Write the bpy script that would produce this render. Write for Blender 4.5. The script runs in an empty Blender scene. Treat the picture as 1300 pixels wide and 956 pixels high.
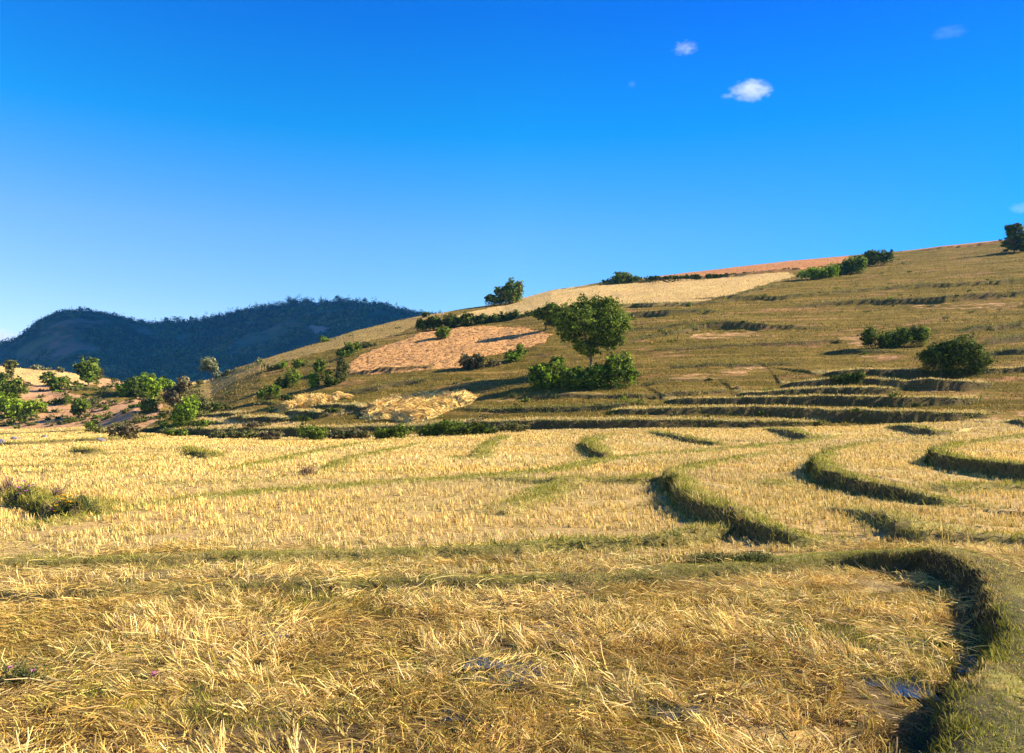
import bpy, math
import numpy as np
from mathutils import Vector

rng = np.random.default_rng(11)
F, H0, CZ = 1020.0, 530.0, 2.5          # focal length in photo pixels, horizon row, eye height
sc = bpy.context.scene
COL = sc.collection

# ------------------------------------------------------------------ noise
def _hash(ix, iy, seed):
    h = (ix.astype(np.int64) * 374761393 + iy.astype(np.int64) * 668265263 + seed * 1442695041) & 0xffffffff
    h = ((h ^ (h >> 13)) * 1274126177) & 0xffffffff
    h = h ^ (h >> 16)
    return (h & 0xffff) / 65535.0
def vnoise(x, y, seed=0):
    ix = np.floor(x); iy = np.floor(y)
    fx = x - ix; fy = y - iy
    fx = fx * fx * (3 - 2 * fx); fy = fy * fy * (3 - 2 * fy)
    a = _hash(ix, iy, seed); b = _hash(ix + 1, iy, seed)
    c = _hash(ix, iy + 1, seed); d = _hash(ix + 1, iy + 1, seed)
    return (a + (b - a) * fx) * (1 - fy) + (c + (d - c) * fx) * fy
def fbm(x, y, seed=0, octaves=3):
    s = 0; a = 0.5; t = 0
    for o in range(octaves):
        s = s + a * vnoise(x * 2 ** o, y * 2 ** o, seed + o * 17); t += a; a *= 0.5
    return s / t
def sstep(a, b, x):
    t = np.clip((x - a) / (b - a), 0, 1)
    return t * t * (3 - 2 * t)

# ------------------------------------------------------------------ terrain: base shape
def curve(pts):
    p = np.array(pts, float)
    return lambda q: np.interp(q, p[:, 0], p[:, 1])
foot_py = curve([(-900, 545), (0, 545), (60, 544), (120, 541), (160, 548), (230, 553), (300, 555), (400, 555), (500, 553), (600, 548),
                 (800, 544), (950, 544), (1050, 542), (1200, 536), (1300, 533), (1600, 530), (2200, 520)])
foot_d = curve([(-900, 150), (0, 150), (120, 145), (170, 128), (300, 112), (450, 100), (600, 93), (800, 88), (1300, 84), (2200, 80)])
crest_py = curve([(-900, 440), (-300, 455), (-60, 463), (0, 465), (40, 468), (80, 472), (120, 479), (150, 484), (185, 490), (215, 489), (240, 485), (252, 484), (268, 482),
                  (300, 467), (350, 451), (400, 436), (450, 420), (500, 408), (540, 400), (590, 392), (640, 385), (700, 369),
                  (760, 360), (800, 356), (850, 349), (900, 343), (1000, 331), (1075, 325), (1150, 318), (1200, 312), (1300, 302), (1500, 285), (2200, 240)])
crest_d = curve([(-900, 330), (0, 262), (130, 250), (200, 225), (268, 205), (330, 195), (400, 208), (500, 240), (640, 270), (800, 310), (1000, 345), (1300, 375), (2200, 420)])
mount_py = curve([(-900, 490), (-400, 478), (-150, 455), (0, 436), (22, 430), (40, 415), (55, 405), (75, 397), (100, 394), (120, 397), (150, 402), (170, 409), (195, 412), (215, 408),
                  (235, 408), (255, 405), (280, 400), (300, 395), (320, 391), (350, 385), (375, 380), (420, 379), (440, 380), (480, 386), (500, 392),
                  (525, 398), (545, 402), (570, 401), (590, 402), (650, 410), (800, 430), (1000, 450), (1500, 480), (2200, 500)])
def PX(x, y):
    return np.clip(650 + F * x / np.maximum(y, 2.0), -900, 2200)
def zz(py, d):
    return CZ + (H0 - py) * d / F
def base_z(x, y):
    x = np.asarray(x, float); y = np.asarray(y, float)
    px = PX(x, y)
    fd = foot_d(px); cd = crest_d(px)
    fz = zz(foot_py(px), fd); cz = zz(crest_py(px), cd)
    mz = zz(mount_py(px), 2300.0) - 9
    D = [np.full_like(px, -100), np.full_like(px, 20.0), np.full_like(px, 45.0), fd]
    Z = [np.zeros_like(px), np.zeros_like(px), np.interp(px, [0, 500, 1000, 1300], [0.05, 0.15, 0.35, 0.55]), fz]
    m = fd + (cd - fd) * 0.45
    D.append(m); Z.append(fz + (cz - fz) * np.interp(px, [0, 150, 300, 1300], [0.62, 0.6, 0.50, 0.50]))
    D.append(fd + (cd - fd) * 0.8); Z.append(fz + (cz - fz) * np.interp(px, [0, 150, 300, 1300], [0.92, 0.92, 0.83, 0.83]))
    D.append(cd); Z.append(cz)
    D.append(cd + 30); Z.append(cz + 1.0)
    D.append(cd + 330); Z.append(np.minimum(cz * 0.3, 10))
    D.append(np.full_like(px, 1200.0)); Z.append(np.zeros_like(px) - 8)
    D.append(np.full_like(px, 1650.0)); Z.append(mz * 0.36)
    D.append(np.full_like(px, 2000.0)); Z.append(mz * 0.72)
    D.append(np.full_like(px, 2300.0)); Z.append(mz)
    D.append(np.full_like(px, 2600.0)); Z.append(mz)
    D.append(np.full_like(px, 4200.0)); Z.append(np.zeros_like(px))
    D.append(np.full_like(px, 20000.0)); Z.append(np.zeros_like(px))
    z = np.zeros_like(px)
    for k in range(len(D) - 1):
        t = (y - D[k]) / np.maximum(D[k + 1] - D[k], 1e-3)
        ins = (t >= 0) & (t < 1)
        z = np.where(ins, Z[k] + (Z[k + 1] - Z[k]) * t, z)
    # ridges and gullies of the far mountain
    mt = sstep(1250, 1700, y) * (1 - 0.85 * sstep(2150, 2290, y) * (1 - sstep(2320, 2500, y)))
    z = z + mt * (fbm(x / 260, y / 420, 5, 4) - 0.5) * 130
    return z
def relief(x, y):
    px = PX(x, y); fd = foot_d(px); cd = crest_d(px)
    hill = sstep(0, 14, y - fd) * (1 - sstep(0, 60, y - cd) * 0.5)
    z = (fbm(x / 0.5, y / 0.5, 1, 3) - 0.5) * 0.07 * (1 - sstep(40, 90, y))
    z = z + (fbm(x / 6, y / 6, 2, 2) - 0.5) * 0.10 * (1 - hill)
    z = z + hill * ((fbm(x / 14, y / 9, 3, 4) - 0.5) * 1.3 + (fbm(x / 2.2, y / 1.5, 4, 3) - 0.5) * 0.35) * (1 - 0.7 * sstep(-30, 0, y - cd))
    left = (1 - sstep(180, 260, px)) * sstep(4, 20, y - fd) * (1 - sstep(-20, 5, y - cd))
    z = z + left * (fbm(x / 22, y / 30, 9, 3) - 0.5) * 4.5
    return z

def unproject(px, py, fn, dmin=3.0, dmax=4000.0):
    d = np.exp(np.linspace(math.log(dmin), math.log(dmax), 6000))
    x = (px - 650) / F * d
    gap = zz(py, d) - fn(x, d)
    idx = np.nonzero(gap < 0)[0]
    if len(idx):
        i = idx[0]
    else:
        sub = d < 520 if py > 200 else d < 9e9
        i = int(np.argmin(np.where(sub, gap / d, 1e9)))
    return x[i], d[i]

# ------------------------------------------------------------------ bunds and terrace steps (low side on the right of travel)
# (points (px,py,h), face width, top width, length behind, green amount, tread amount)
BUNDS = [
 ([(-120, 762, .06), (60, 757, .08), (180, 752, .10), (400, 747, .10), (620, 738, .12), (800, 735, .12), (870, 727, .13), (950, 720, .13), (1050, 712, .16), (1130, 704, .34), (1185, 699, .45), (1225, 714, .45), (1248, 745, .38), (1264, 785, .36), (1264, 825, .36), (1245, 870, .36), (1225, 930, .4), (1215, 1100, .3)], .22, .42, 6, 1.0, 0),
 ([(-120, 724, .08), (0, 721, .1), (120, 718, .12), (300, 714, .12), (500, 708, .12), (640, 702, .14), (760, 696, .16), (860, 690, .22), (900, 684, .22), (950, 676, .12), (985, 672, 0)], .15, .35, 3, 1.0, 0),
 ([(1060, 566, 0), (955, 578, .12), (900, 588, .15), (862, 596, .3), (846, 602, .45), (855, 616, .5), (872, 631, .5), (890, 646, .45), (910, 657, .38), (940, 670, .35), (985, 685, .3), (1040, 700, .1), (1060, 706, 0)], .2, .35, 4, 1.0, 0),
 ([(1120, 560, 0), (1060, 571, .2), (1040, 580, .4), (1031, 588, .6), (1040, 598, .6), (1060, 607, .55), (1085, 615, .5), (1120, 623, .42), (1150, 631, .32), (1180, 641, .2), (1220, 655, 0)], .22, .38, 5, 1.0, 0),
 ([(1400, 545, 0), (1300, 553, .2), (1250, 560, .25), (1210, 567, .35), (1184, 574, .6), (1190, 583, .62), (1215, 589, .6), (1260, 595, .6), (1300, 601, .6), (1360, 610, .6), (1500, 630, .5)], .22, .4, 5, 1.0, 0),
 ([(965, 545, 0), (985, 545, .35), (1000, 546, .55), (1018, 551, .55), (1036, 555, .2), (1050, 556, 0)], .3, .9, 5, 1.0, 0),
 ([(1075, 551, 0), (1040, 556, .12), (1000, 562, .15), (960, 566, .15), (890, 573, .12), (820, 577, .12), (760, 584, .12), (700, 596, .14), (640, 604, .14), (520, 612, .14), (400, 620, .14), (300, 627, .14), (230, 633, .12), (165, 643, .1), (120, 650, 0)], .2, .8, 4, 1.0, 0),
 ([(1125, 543, 0), (1140, 541, .5), (1155, 541, .6), (1175, 545, .6), (1200, 549, .3), (1215, 550, 0)], .3, .9, 6, 1.0, 0),
 ([(1275, 538, 0), (1290, 533, .5), (1320, 537, .5), (1400, 545, 0)], .3, .9, 6, 1.0, 0),
 ([(775, 552, 0), (755, 555, .3), (742, 561, .45), (752, 570, .5), (766, 577, .4), (778, 582, 0)], .25, .7, 4, 1.0, 0),
 ([(820, 548, 0), (835, 550, .25), (855, 554, .3), (880, 559, .3), (905, 563, .25), (925, 566, 0)], .25, .6, 3, .9, 0),
 ([(640, 553, 0), (625, 559, .25), (612, 567, .35), (600, 577, .4), (590, 586, 0)], .2, .6, 3, 1.0, 0),
 ([(545, 560, 0), (520, 566, .12), (480, 574, .15), (440, 583, .15), (410, 597, .12), (400, 602, 0)], .15, .45, 2, 1.0, 0),
 ([(500, 556, 0), (480, 560, .1), (420, 569, .15), (360, 580, .15), (300, 593, .15), (240, 602, 0)], .15, .5, 3, .9, 0),
 ([(620, 596, 0), (540, 598, .1), (420, 602, .1), (300, 611, .12), (200, 614, .12), (95, 618, 0)], .15, .3, 3, .6, 0),
 ([(-60, 595, 0), (0, 592, .1), (100, 590, .1), (180, 585, .1), (250, 582, 0)], .15, .3, 3, .7, 0),
 ([(-60, 582, 0), (20, 580, .1), (120, 577, .1), (220, 573, .1), (300, 566, 0)], .15, .3, 3, .4, 0),
 ([(-60, 601, 0), (20, 600, .1), (100, 597, .1), (170, 593, .08), (300, 588, 0)], .15, .3, 3, .5, 0),
 ([(228, 570, 0), (240, 571, .3), (258, 576, .35), (275, 577, .2), (290, 578, 0)], .25, .6, 4, 1.0, 0),
 ([(92, 572, 0), (100, 571, .35), (120, 573, .3), (135, 577, 0)], .25, .6, 4, 1.0, 0),
 ([(-60, 562, 0), (0, 562, .3), (40, 561, .3), (90, 558, .3), (130, 557, .3), (170, 555, .2), (215, 553, 0)], .4, .8, 6, .8, 0),
 ([(-60, 550, 0), (0, 550, .25), (60, 548, .25), (110, 545, .25), (140, 543, 0)], .4, .8, 6, .5, 0),
 ([(0, 618, 0), (20, 628, .2), (45, 637, .3), (70, 648, .3), (100, 652, .3), (130, 645, .2), (160, 636, 0)], .3, .5, 4, 1.0, 0),
 ([(190, 650, 0), (130, 655, .1), (80, 664, .12), (30, 671, .1), (-30, 676, 0)], .3, .5, 2, .9, 0),
 ([(950, 628, 0), (975, 625, .12), (1010, 622, .12), (1030, 622, 0)], .2, .4, 3, .8, 0),
 ([(1020, 660, 0), (1080, 664, .15), (1120, 675, .25), (1160, 688, .25), (1230, 692, .2), (1320, 700, .15)], .3, .4, 4, .7, 0),
 ([(1165, 636, 0), (1200, 634, .15), (1260, 628, .15), (1330, 624, .15)], .3, .5, 4, .8, 0),
 ([(620, 655, 0), (660, 645, .1), (690, 630, .14), (720, 618, .14), (750, 612, 0)], .2, .5, 2, 1.0, 0),
 ([(560, 612, 0), (640, 613, .1), (700, 617, .12), (760, 613, .12), (820, 610, .2), (850, 605, 0)], .2, .4, 3, .9, 0),
 ([(560, 655, 0), (640, 652, .1), (690, 650, 0)], .2, .3, 3, .8, 0),
]
STEPS = [
 ([(-10+200, 549, 0), (230, 546, .8), (280, 546, 1.0), (345, 546, 1.0), (380, 545, 1.1), (420, 544, 1.1), (450, 543, .45), (500, 542, .4), (550, 540, .4), (600, 537, .8), (700, 535, .9), (800, 534, .9), (900, 535, .8), (950, 537, .6), (1000, 537, .5), (1060, 537, 0)], .4, .8, 5, .9, .7),
 ([(770, 526, 0), (790, 525, .5), (850, 523, .75), (900, 522, .8), (1000, 522, 1.0), (1100, 524, 1.1), (1180, 525, 1.0), (1230, 527, 0.5), (1260, 528, 0)], .35, .7, 3.4, .9, .8),
 ([(845, 511, 0), (862, 510, .6), (950, 509, .95), (1050, 510, 1.05), (1150, 511, 1.0), (1215, 510, .8), (1250, 508, 0)], .35, .7, 3.4, .9, .8),
 ([(935, 501, 0), (955, 500, .6), (1050, 498, .85), (1110, 498, .8), (1150, 499, 0)], .35, .7, 3.2, .9, .8),
 ([(990, 491, 0), (1005, 490, .6), (1060, 489, .8), (1120, 488, .9), (1180, 488, 1.2), (1230, 489, 1.0), (1262, 491, 0)], .35, .7, 3.2, .9, .8),
 ([(1040, 481, 0), (1060, 478, .7), (1100, 475, .9), (1180, 474, .9), (1250, 471, .8), (1290, 470, .6), (1400, 468, .5)], .4, .8, 5, .9, 1),
 ([(290, 537, 0), (305, 536, .6), (345, 535, .7), (372, 537, 0)], .4, .8, 4, .8, 1),
 ([(360, 530, 0), (372, 528, .7), (400, 527, .9), (425, 531, 0)], .4, .8, 4, .8, 1),
 ([(395, 521, 0), (408, 519, .6), (430, 519, .6), (440, 520, .3), (462, 522, .6), (475, 524, 0)], .4, .8, 4, .8, 1),
 ([(245, 530, 0), (262, 530, .4), (290, 531, .4), (320, 530, 0)], .4, .8, 5, .6, 1),
 ([(205, 541, 0), (235, 540, .4), (280, 541, .3), (300, 541, 0)], .4, .8, 5, .6, 1),
 ([(560, 523, 0), (640, 523, .4), (720, 521, .5), (790, 518, .4), (850, 514, 0)], .6, .8, 5, .6, .2),
 ([(640, 508, 0), (720, 506, .4), (800, 505, .5), (900, 499, .4), (950, 496, 0)], .6, .8, 5, .5, .1),
]
HILLS = [
 ([(790, 404, 0), (802, 403, 1.2), (850, 401, 1.3), (895, 399, .9), (915, 399, 0)], .5, .9, 5, .9, 0),
 ([(795, 424, 0), (810, 422, .4), (862, 418, .5), (880, 417, 0)], .5, .9, 5, .9, 0),
 ([(780, 438, 0), (830, 431, .5), (860, 427, .5), (880, 420, .9), (905, 417, 1.3), (950, 417, 1.2), (1000, 418, .5), (1060, 421, 0)], .6, .9, 7, .7, 0),
 ([(870, 385, 0), (920, 382, .7), (960, 381, .8), (1000, 380, .9), (1040, 376, .9), (1100, 371, .8), (1160, 366, .8), (1220, 363, .9), (1300, 359, .9), (1450, 350, .8)], .6, .9, 8, .8, 0),
 ([(1000, 392, 0), (1030, 390, .5), (1080, 387, .9), (1150, 385, 1.0), (1200, 384, 1.3), (1250, 381, 1.4), (1300, 378, 1.2), (1450, 370, .8)], .7, .9, 8, .7, 0),
 ([(1215, 428, 0), (1235, 424, .8), (1265, 420, 1.0), (1300, 415, .9), (1400, 405, .6)], .5, .9, 5, .9, 0),
 ([(1240, 441, 0), (1260, 437, .7), (1300, 431, .9), (1400, 420, .6)], .5, .9, 5, .9, 0),
 ([(1255, 454, 0), (1275, 453, .6), (1300, 452, .8), (1400, 448, .6)], .5, .9, 4, .9, 0),
 ([(432, 505, 0), (445, 502, .7), (470, 498, .9), (500, 491, 1.0), (530, 486, .5), (545, 484, 0)], .4, .8, 4, .8, 0),
 ([(435, 475, 0), (470, 475, .6), (500, 473, .6), (530, 470, .6), (560, 469, 0)], .4, .8, 4, .9, 0),
 ([(840, 468, 0), (880, 470, .4), (940, 468, .5), (990, 466, .3), (1040, 470, 0)], .9, .9, 6, .3, 0),
 ([(1040, 452, 0), (1080, 449, .5), (1120, 452, .3), (1160, 455, 0)], .6, .9, 6, .6, 0),
 ([(600, 405, 0), (690, 398, .6), (790, 390, .8), (870, 388, .8), (940, 380, .5), (1010, 352, 0)], .8, 1.2, 10, .8, 0),
 ([(700, 371, 0), (800, 359, .8), (900, 353, 1.0), (1000, 345, 1.0), (1020, 343, 0)], .8, 1.5, 12, .8, 0),
 ([(1150, 321, 0), (1200, 316, 1.0), (1280, 309, 1.0), (1320, 305, 0)], .8, 1.2, 8, .8, 0),
 ([(260, 523, 0), (300, 521, .3), (340, 517, .4), (365, 516, 0)], .5, .8, 4, .6, 0),
 ([(800, 448, 0), (850, 445, .3), (960, 440, .3), (1060, 436, .3), (1090, 436, 0)], .9, 1.2, 8, .4, 0),
 ([(620, 498, 0), (700, 497, .3), (800, 494, .3), (880, 488, .3), (930, 486, 0)], .8, 1.2, 6, .4, 0),
]
def prep(b, kind):
    pts = np.array(b[0], float)
    up = 0.0 if kind == 2 else .9
    w = np.array([unproject(p[0], p[1], (lambda a, b_, h=p[2]: base_z(a, b_) + h * up)) for p in pts])
    # Catmull-Rom refinement
    P = np.column_stack([w, pts[:, 2]])
    out = []
    n = len(P)
    for i in range(n - 1):
        p0 = P[max(i - 1, 0)]; p1 = P[i]; p2 = P[i + 1]; p3 = P[min(i + 2, n - 1)]
        for t in np.linspace(0, 1, 5)[:-1]:
            q = 0.5 * ((2 * p1) + (-p0 + p2) * t + (2 * p0 - 5 * p1 + 4 * p2 - p3) * t * t + (-p0 + 3 * p1 - 3 * p2 + p3) * t ** 3)
            q[2] = p1[2] + (p2[2] - p1[2]) * t
            out.append(q)
    out.append(P[-1])
    out = np.array(out)
    # small wobble so edges are not ruler-clean
    wob = 0.12 if w[:, 1].mean() < 70 else 0.4
    out[:, 0] += (vnoise(out[:, 0] * .9, out[:, 1] * .9, 31) - .5) * wob
    out[:, 1] += (vnoise(out[:, 0] * .9, out[:, 1] * .9, 37) - .5) * wob
    return out, b[1], b[2], b[3], b[4], b[5]
ALL = [prep(b, k) + (k,) for k, L in enumerate((BUNDS, STEPS, HILLS)) for b in L]

def steps(x, y):
    """height added by bunds and terraces, with masks: green, face, tread"""
    dz = np.zeros_like(x); gr = np.zeros_like(x); fc = np.zeros_like(x); td = np.zeros_like(x)
    for P, wf, wt, L, green, tread, kind in ALL:
        m = 2.8 * L + 2
        sel = np.nonzero((x > P[:, 0].min() - m) & (x < P[:, 0].max() + m) & (y > P[:, 1].min() - m) & (y < P[:, 1].max() + m))[0]
        if not len(sel): continue
        qx = x[sel]; qy = y[sel]
        best = np.full(len(sel), 1e9); s = np.zeros(len(sel)); h = np.zeros(len(sel)); perp = np.zeros(len(sel)); ws = np.zeros(len(sel))
        for i in range(len(P) - 1):
            ax, ay, ah = P[i]; bx, by, bh = P[i + 1]
            dx, dy = bx - ax, by - ay
            l2 = dx * dx + dy * dy + 1e-9
            t = np.clip(((qx - ax) * dx + (qy - ay) * dy) / l2, 0, 1)
            ex = qx - ax - t * dx; ey = qy - ay - t * dy
            d2 = ex * ex + ey * ey
            cr = (dx * (qy - ay) - dy * (qx - ax)) / math.sqrt(l2)
            tie = np.abs(d2 - best) < 1e-7 + 1e-6 * best      # corner: trust the segment seen more squarely
            better = np.where(tie, np.abs(cr) > perp, d2 < best)
            best = np.where(better, d2, best); perp = np.where(better, np.abs(cr), perp)
            s = np.where(better, np.where(cr >= 0, 1, -1), s)
            wgt = math.sqrt(l2) / (d2 + .03) ** 1.6      # nearby segments share their height, so no seams
            h += wgt * (ah + (bh - ah) * t); ws += wgt
        h = h / ws
        s = s * np.sqrt(best)
        s = s + ((fbm(qx / .6, qy / .6, 41, 2) - .5) * .26 + (fbm(qx / 2.2, qy / 2.2, 43, 2) - .5) * .4 + np.where(qy < 50, (fbm(qx / .16, qy / .16, 47, 2) - .5) * .16, 0) if kind == 0 else (fbm(qx / (1.6 if kind == 1 else 4.0), qy / (1.6 if kind == 1 else 4.0), 41, 2) - .5) * (.8 if kind == 1 else 1.6))
        g = sstep(-wf, 0, s) * np.where(s > wt, np.exp(-(s - wt) / L), 1.0)
        dz[sel] += h * g * (.85 if kind == 0 else 1) * (.95 if kind == 2 else 1)
        if kind == 0:   # a low rounded rim along the paddy edge
            dz[sel] += 0.06 * np.exp(-((s - wt * .5) / (wt * .6)) ** 2) * np.minimum(1, h * 6)
        a = np.minimum(1, h * (7 if kind == 0 else 3))
        gr[sel] = np.maximum(gr[sel], green * a * np.exp(-(np.maximum(0, np.abs(s - wt * .45) - wt * .5) / (np.where(y[sel] < 16, .26, .42) if kind == 0 else .4)) ** 2))
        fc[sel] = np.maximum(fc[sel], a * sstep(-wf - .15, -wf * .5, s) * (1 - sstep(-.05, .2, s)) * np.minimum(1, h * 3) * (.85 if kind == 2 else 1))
        td[sel] = np.maximum(td[sel], tread * a * sstep(.0, .3, s) * (1 - sstep(1.0, 2.2, s)))
    return dz, gr, fc, td

def surface(x, y):
    x = np.asarray(x, float); y = np.asarray(y, float)
    return base_z(x, y) + relief(x, y) + steps(x, y)[0]
def at(px, py):
    x, y = unproject(px, py, surface)
    return np.array([x, y, float(surface(np.array([x]), np.array([y]))[0])])

# ------------------------------------------------------------------ ground zones, traced once and laid on the terrain
def inpoly(px, py, poly):
    r = np.zeros(px.shape, bool); n = len(poly)
    for i in range(n):
        x1, y1 = poly[i]; x2, y2 = poly[(i + 1) % n]
        if y1 == y2: continue
        c = ((y1 > py) != (y2 > py)) & (px < (x2 - x1) * (py - y1) / (y2 - y1) + x1)
        r ^= c
    return r
PLOUGH = [[(440, 474), (441, 462), (455, 450), (500, 435), (545, 418), (610, 414), (665, 416), (700, 425), (690, 436), (640, 447), (600, 455), (585, 466), (540, 470), (470, 475)],
          [(810, 354), (812, 340), (870, 330), (980, 320), (1075, 315), (1080, 331), (1015, 343), (900, 352)],
          [(1145, 319), (1145, 300), (1290, 290), (1290, 306)]]
GOLD = [[(575, 402), (640, 386), (680, 372), (745, 362), (800, 360), (870, 354), (1000, 345), (1012, 349), (960, 365), (900, 381), (870, 386), (800, 388), (700, 398), (610, 404)],
        [(-400, 450), (0, 455), (70, 460), (116, 478), (128, 486), (80, 491), (30, 489), (-60, 490), (-400, 480)],
        [(216, 480), (262, 480), (262, 488), (225, 490)],
        [(265, 527), (300, 531), (330, 538), (300, 544), (262, 541), (240, 534)], [(345, 537), (372, 534), (395, 538), (380, 543), (345, 543)]]
BARE = [[(-300, 550), (-300, 495), (20, 494), (36, 488), (80, 492), (92, 500), (120, 505), (150, 512), (180, 502), (208, 512), (200, 535), (165, 552), (60, 552)],
        [(118, 478), (155, 475), (160, 494), (125, 492)],
        [(880, 424), (960, 419), (970, 427), (870, 432)], [(1130, 386), (1260, 383), (1300, 382), (1290, 392), (1180, 393)],
        [(845, 480), (900, 470), (960, 463), (985, 470), (930, 480), (870, 484)],
        [(1200, 536), (1300, 521), (1400, 515), (1400, 540), (1200, 538)], [(1060, 428), (1100, 422), (1125, 436), (1080, 440)],
        [(1090, 452), (1135, 449), (1140, 455), (1100, 457)], [(700, 500), (760, 497), (780, 503), (720, 506)], [(600, 505), (660, 503), (650, 510), (610, 511)],
        [(820, 527), (850, 524), (860, 530), (825, 531)], [(950, 335), (1010, 330), (1010, 334), (960, 338)]]

PALE = [[(200, 500), (255, 480), (300, 462), (400, 432), (540, 396), (575, 394), (545, 408), (500, 425), (440, 440), (380, 452), (300, 482), (255, 512)]]
def zones(x, y, z):
    y_ = np.maximum(y, 2.)
    px = 650 + F * x / y_; py = H0 - F * (z - CZ) / y_
    pw = px + (fbm(x / 3., y / 5., 51, 3) - .5) * 10; qw = py + (fbm(x / 3., y / 5., 57, 3) - .5) * 4
    pc = np.clip(px, -900, 2200)
    hill = (y > foot_d(pc) - 2) & (y < crest_d(pc) + 60)
    def m(polys):
        r = np.zeros(px.shape, bool)
        for p in polys: r |= inpoly(pw, qw, p)
        return (r & hill).astype(float)
    return np.maximum(m(PLOUGH[:1]), m(PLOUGH[1:]) * .6), np.maximum(m(GOLD), .38 * m(PALE)), np.maximum(m(BARE) * .74, m(BARE[:2])), px, py

# ------------------------------------------------------------------ materials
def new_mat(name):
    m = bpy.data.materials.new(name); m.use_nodes = True
    nt = m.node_tree; nt.nodes.clear()
    return m, nt, nt.nodes, nt.links
def N(nt, typ, **kw):
    n = nt.nodes.new(typ)
    for k, v in kw.items():
        if k == 'inp':
            for a, b in v.items(): n.inputs[a].default_value = b
        else: setattr(n, k, v)
    return n
def rgba(c): return (c[0], c[1], c[2], 1)
def mix(nt, fac, a, b):
    n = N(nt, 'ShaderNodeMix', data_type='RGBA')
    if isinstance(fac, float): n.inputs[0].default_value = fac
    else: nt.links.new(fac, n.inputs[0])
    for i, c in ((6, a), (7, b)):
        if isinstance(c, tuple): n.inputs[i].default_value = rgba(c)
        else: nt.links.new(c, n.inputs[i])
    return n.outputs[2]
def noise(nt, vec, scale, detail=4, rough=.6, lo=.35, hi=.65):
    n = N(nt, 'ShaderNodeTexNoise', inp={'Scale': scale, 'Detail': detail, 'Roughness': rough})
    nt.links.new(vec, n.inputs['Vector'])
    r = N(nt, 'ShaderNodeMapRange', inp={'From Min': lo, 'From Max': hi})
    nt.links.new(n.outputs['Fac'], r.inputs['Value'])
    return r.outputs['Result']
def math_(nt, op, a, b=None, clamp=False):
    n = N(nt, 'ShaderNodeMath', operation=op, use_clamp=clamp)
    for i, c in enumerate((a, b)):
        if c is None: continue
        if isinstance(c, (int, float)): n.inputs[i].default_value = c
        else: nt.links.new(c, n.inputs[i])
    return n.outputs[0]
def pos(nt, sx=1, sy=1, sz=1):
    g = N(nt, 'ShaderNodeNewGeometry'); v = N(nt, 'ShaderNodeVectorMath', operation='MULTIPLY')
    nt.links.new(g.outputs['Position'], v.inputs[0]); v.inputs[1].default_value = (sx, sy, sz)
    return v.outputs[0]
def attr(nt, name):
    a = N(nt, 'ShaderNodeAttribute', attribute_name=name); s = N(nt, 'ShaderNodeSeparateColor')
    nt.links.new(a.outputs['Color'], s.inputs[0]); return s.outputs
def finish(nt, col, rough=.9, bump=None, bs=.5, bd=.1, spec=.15):
    b = N(nt, 'ShaderNodeBsdfPrincipled'); b.inputs['Specular IOR Level'].default_value = spec
    if isinstance(rough, float): b.inputs['Roughness'].default_value = rough
    else: nt.links.new(rough, b.inputs['Roughness'])
    nt.links.new(col, b.inputs['Base Color'])
    if bump is not None:
        bn = N(nt, 'ShaderNodeBump', inp={'Strength': bs, 'Distance': bd})
        nt.links.new(bump, bn.inputs['Height']); nt.links.new(bn.outputs[0], b.inputs['Normal'])
    o = N(nt, 'ShaderNodeOutputMaterial'); nt.links.new(b.outputs[0], o.inputs['Surface'])

def mat_field():
    m, nt, _, _ = new_mat('paddy_ground')
    p = pos(nt)
    fine = noise(nt, p, 9, 6, .7); mid = noise(nt, p, .7, 4, .6); big = noise(nt, pos(nt, .05, .12, 1), 1, 3, .5)
    c = mix(nt, fine, (.20, .12, .04), (.66, .44, .14))
    c = mix(nt, math_(nt, 'MULTIPLY', mid, .45), c, (.46, .28, .085))
    c = mix(nt, math_(nt, 'MULTIPLY', big, .3), c, (.68, .50, .17))
    z1 = attr(nt, 'zone'); z2 = attr(nt, 'zone2')
    g = mix(nt, fine, (.12, .12, .018), (.38, .33, .07))
    gm = math_(nt, 'MULTIPLY', z2[0], noise(nt, p, 2.2, 5, .7, .25, .5), True)
    c = mix(nt, gm, c, g)
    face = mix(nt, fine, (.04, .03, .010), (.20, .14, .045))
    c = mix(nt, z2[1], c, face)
    c = mix(nt, z2[2], c, (.035, .024, .012))
    c = mix(nt, z1[2], c, mix(nt, fine, (.30, .13, .06), (.48, .25, .13)))
    finish(nt, c, .9, noise(nt, p, 14, 6, .7, 0, 1), .8, .08)
    return m
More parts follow.
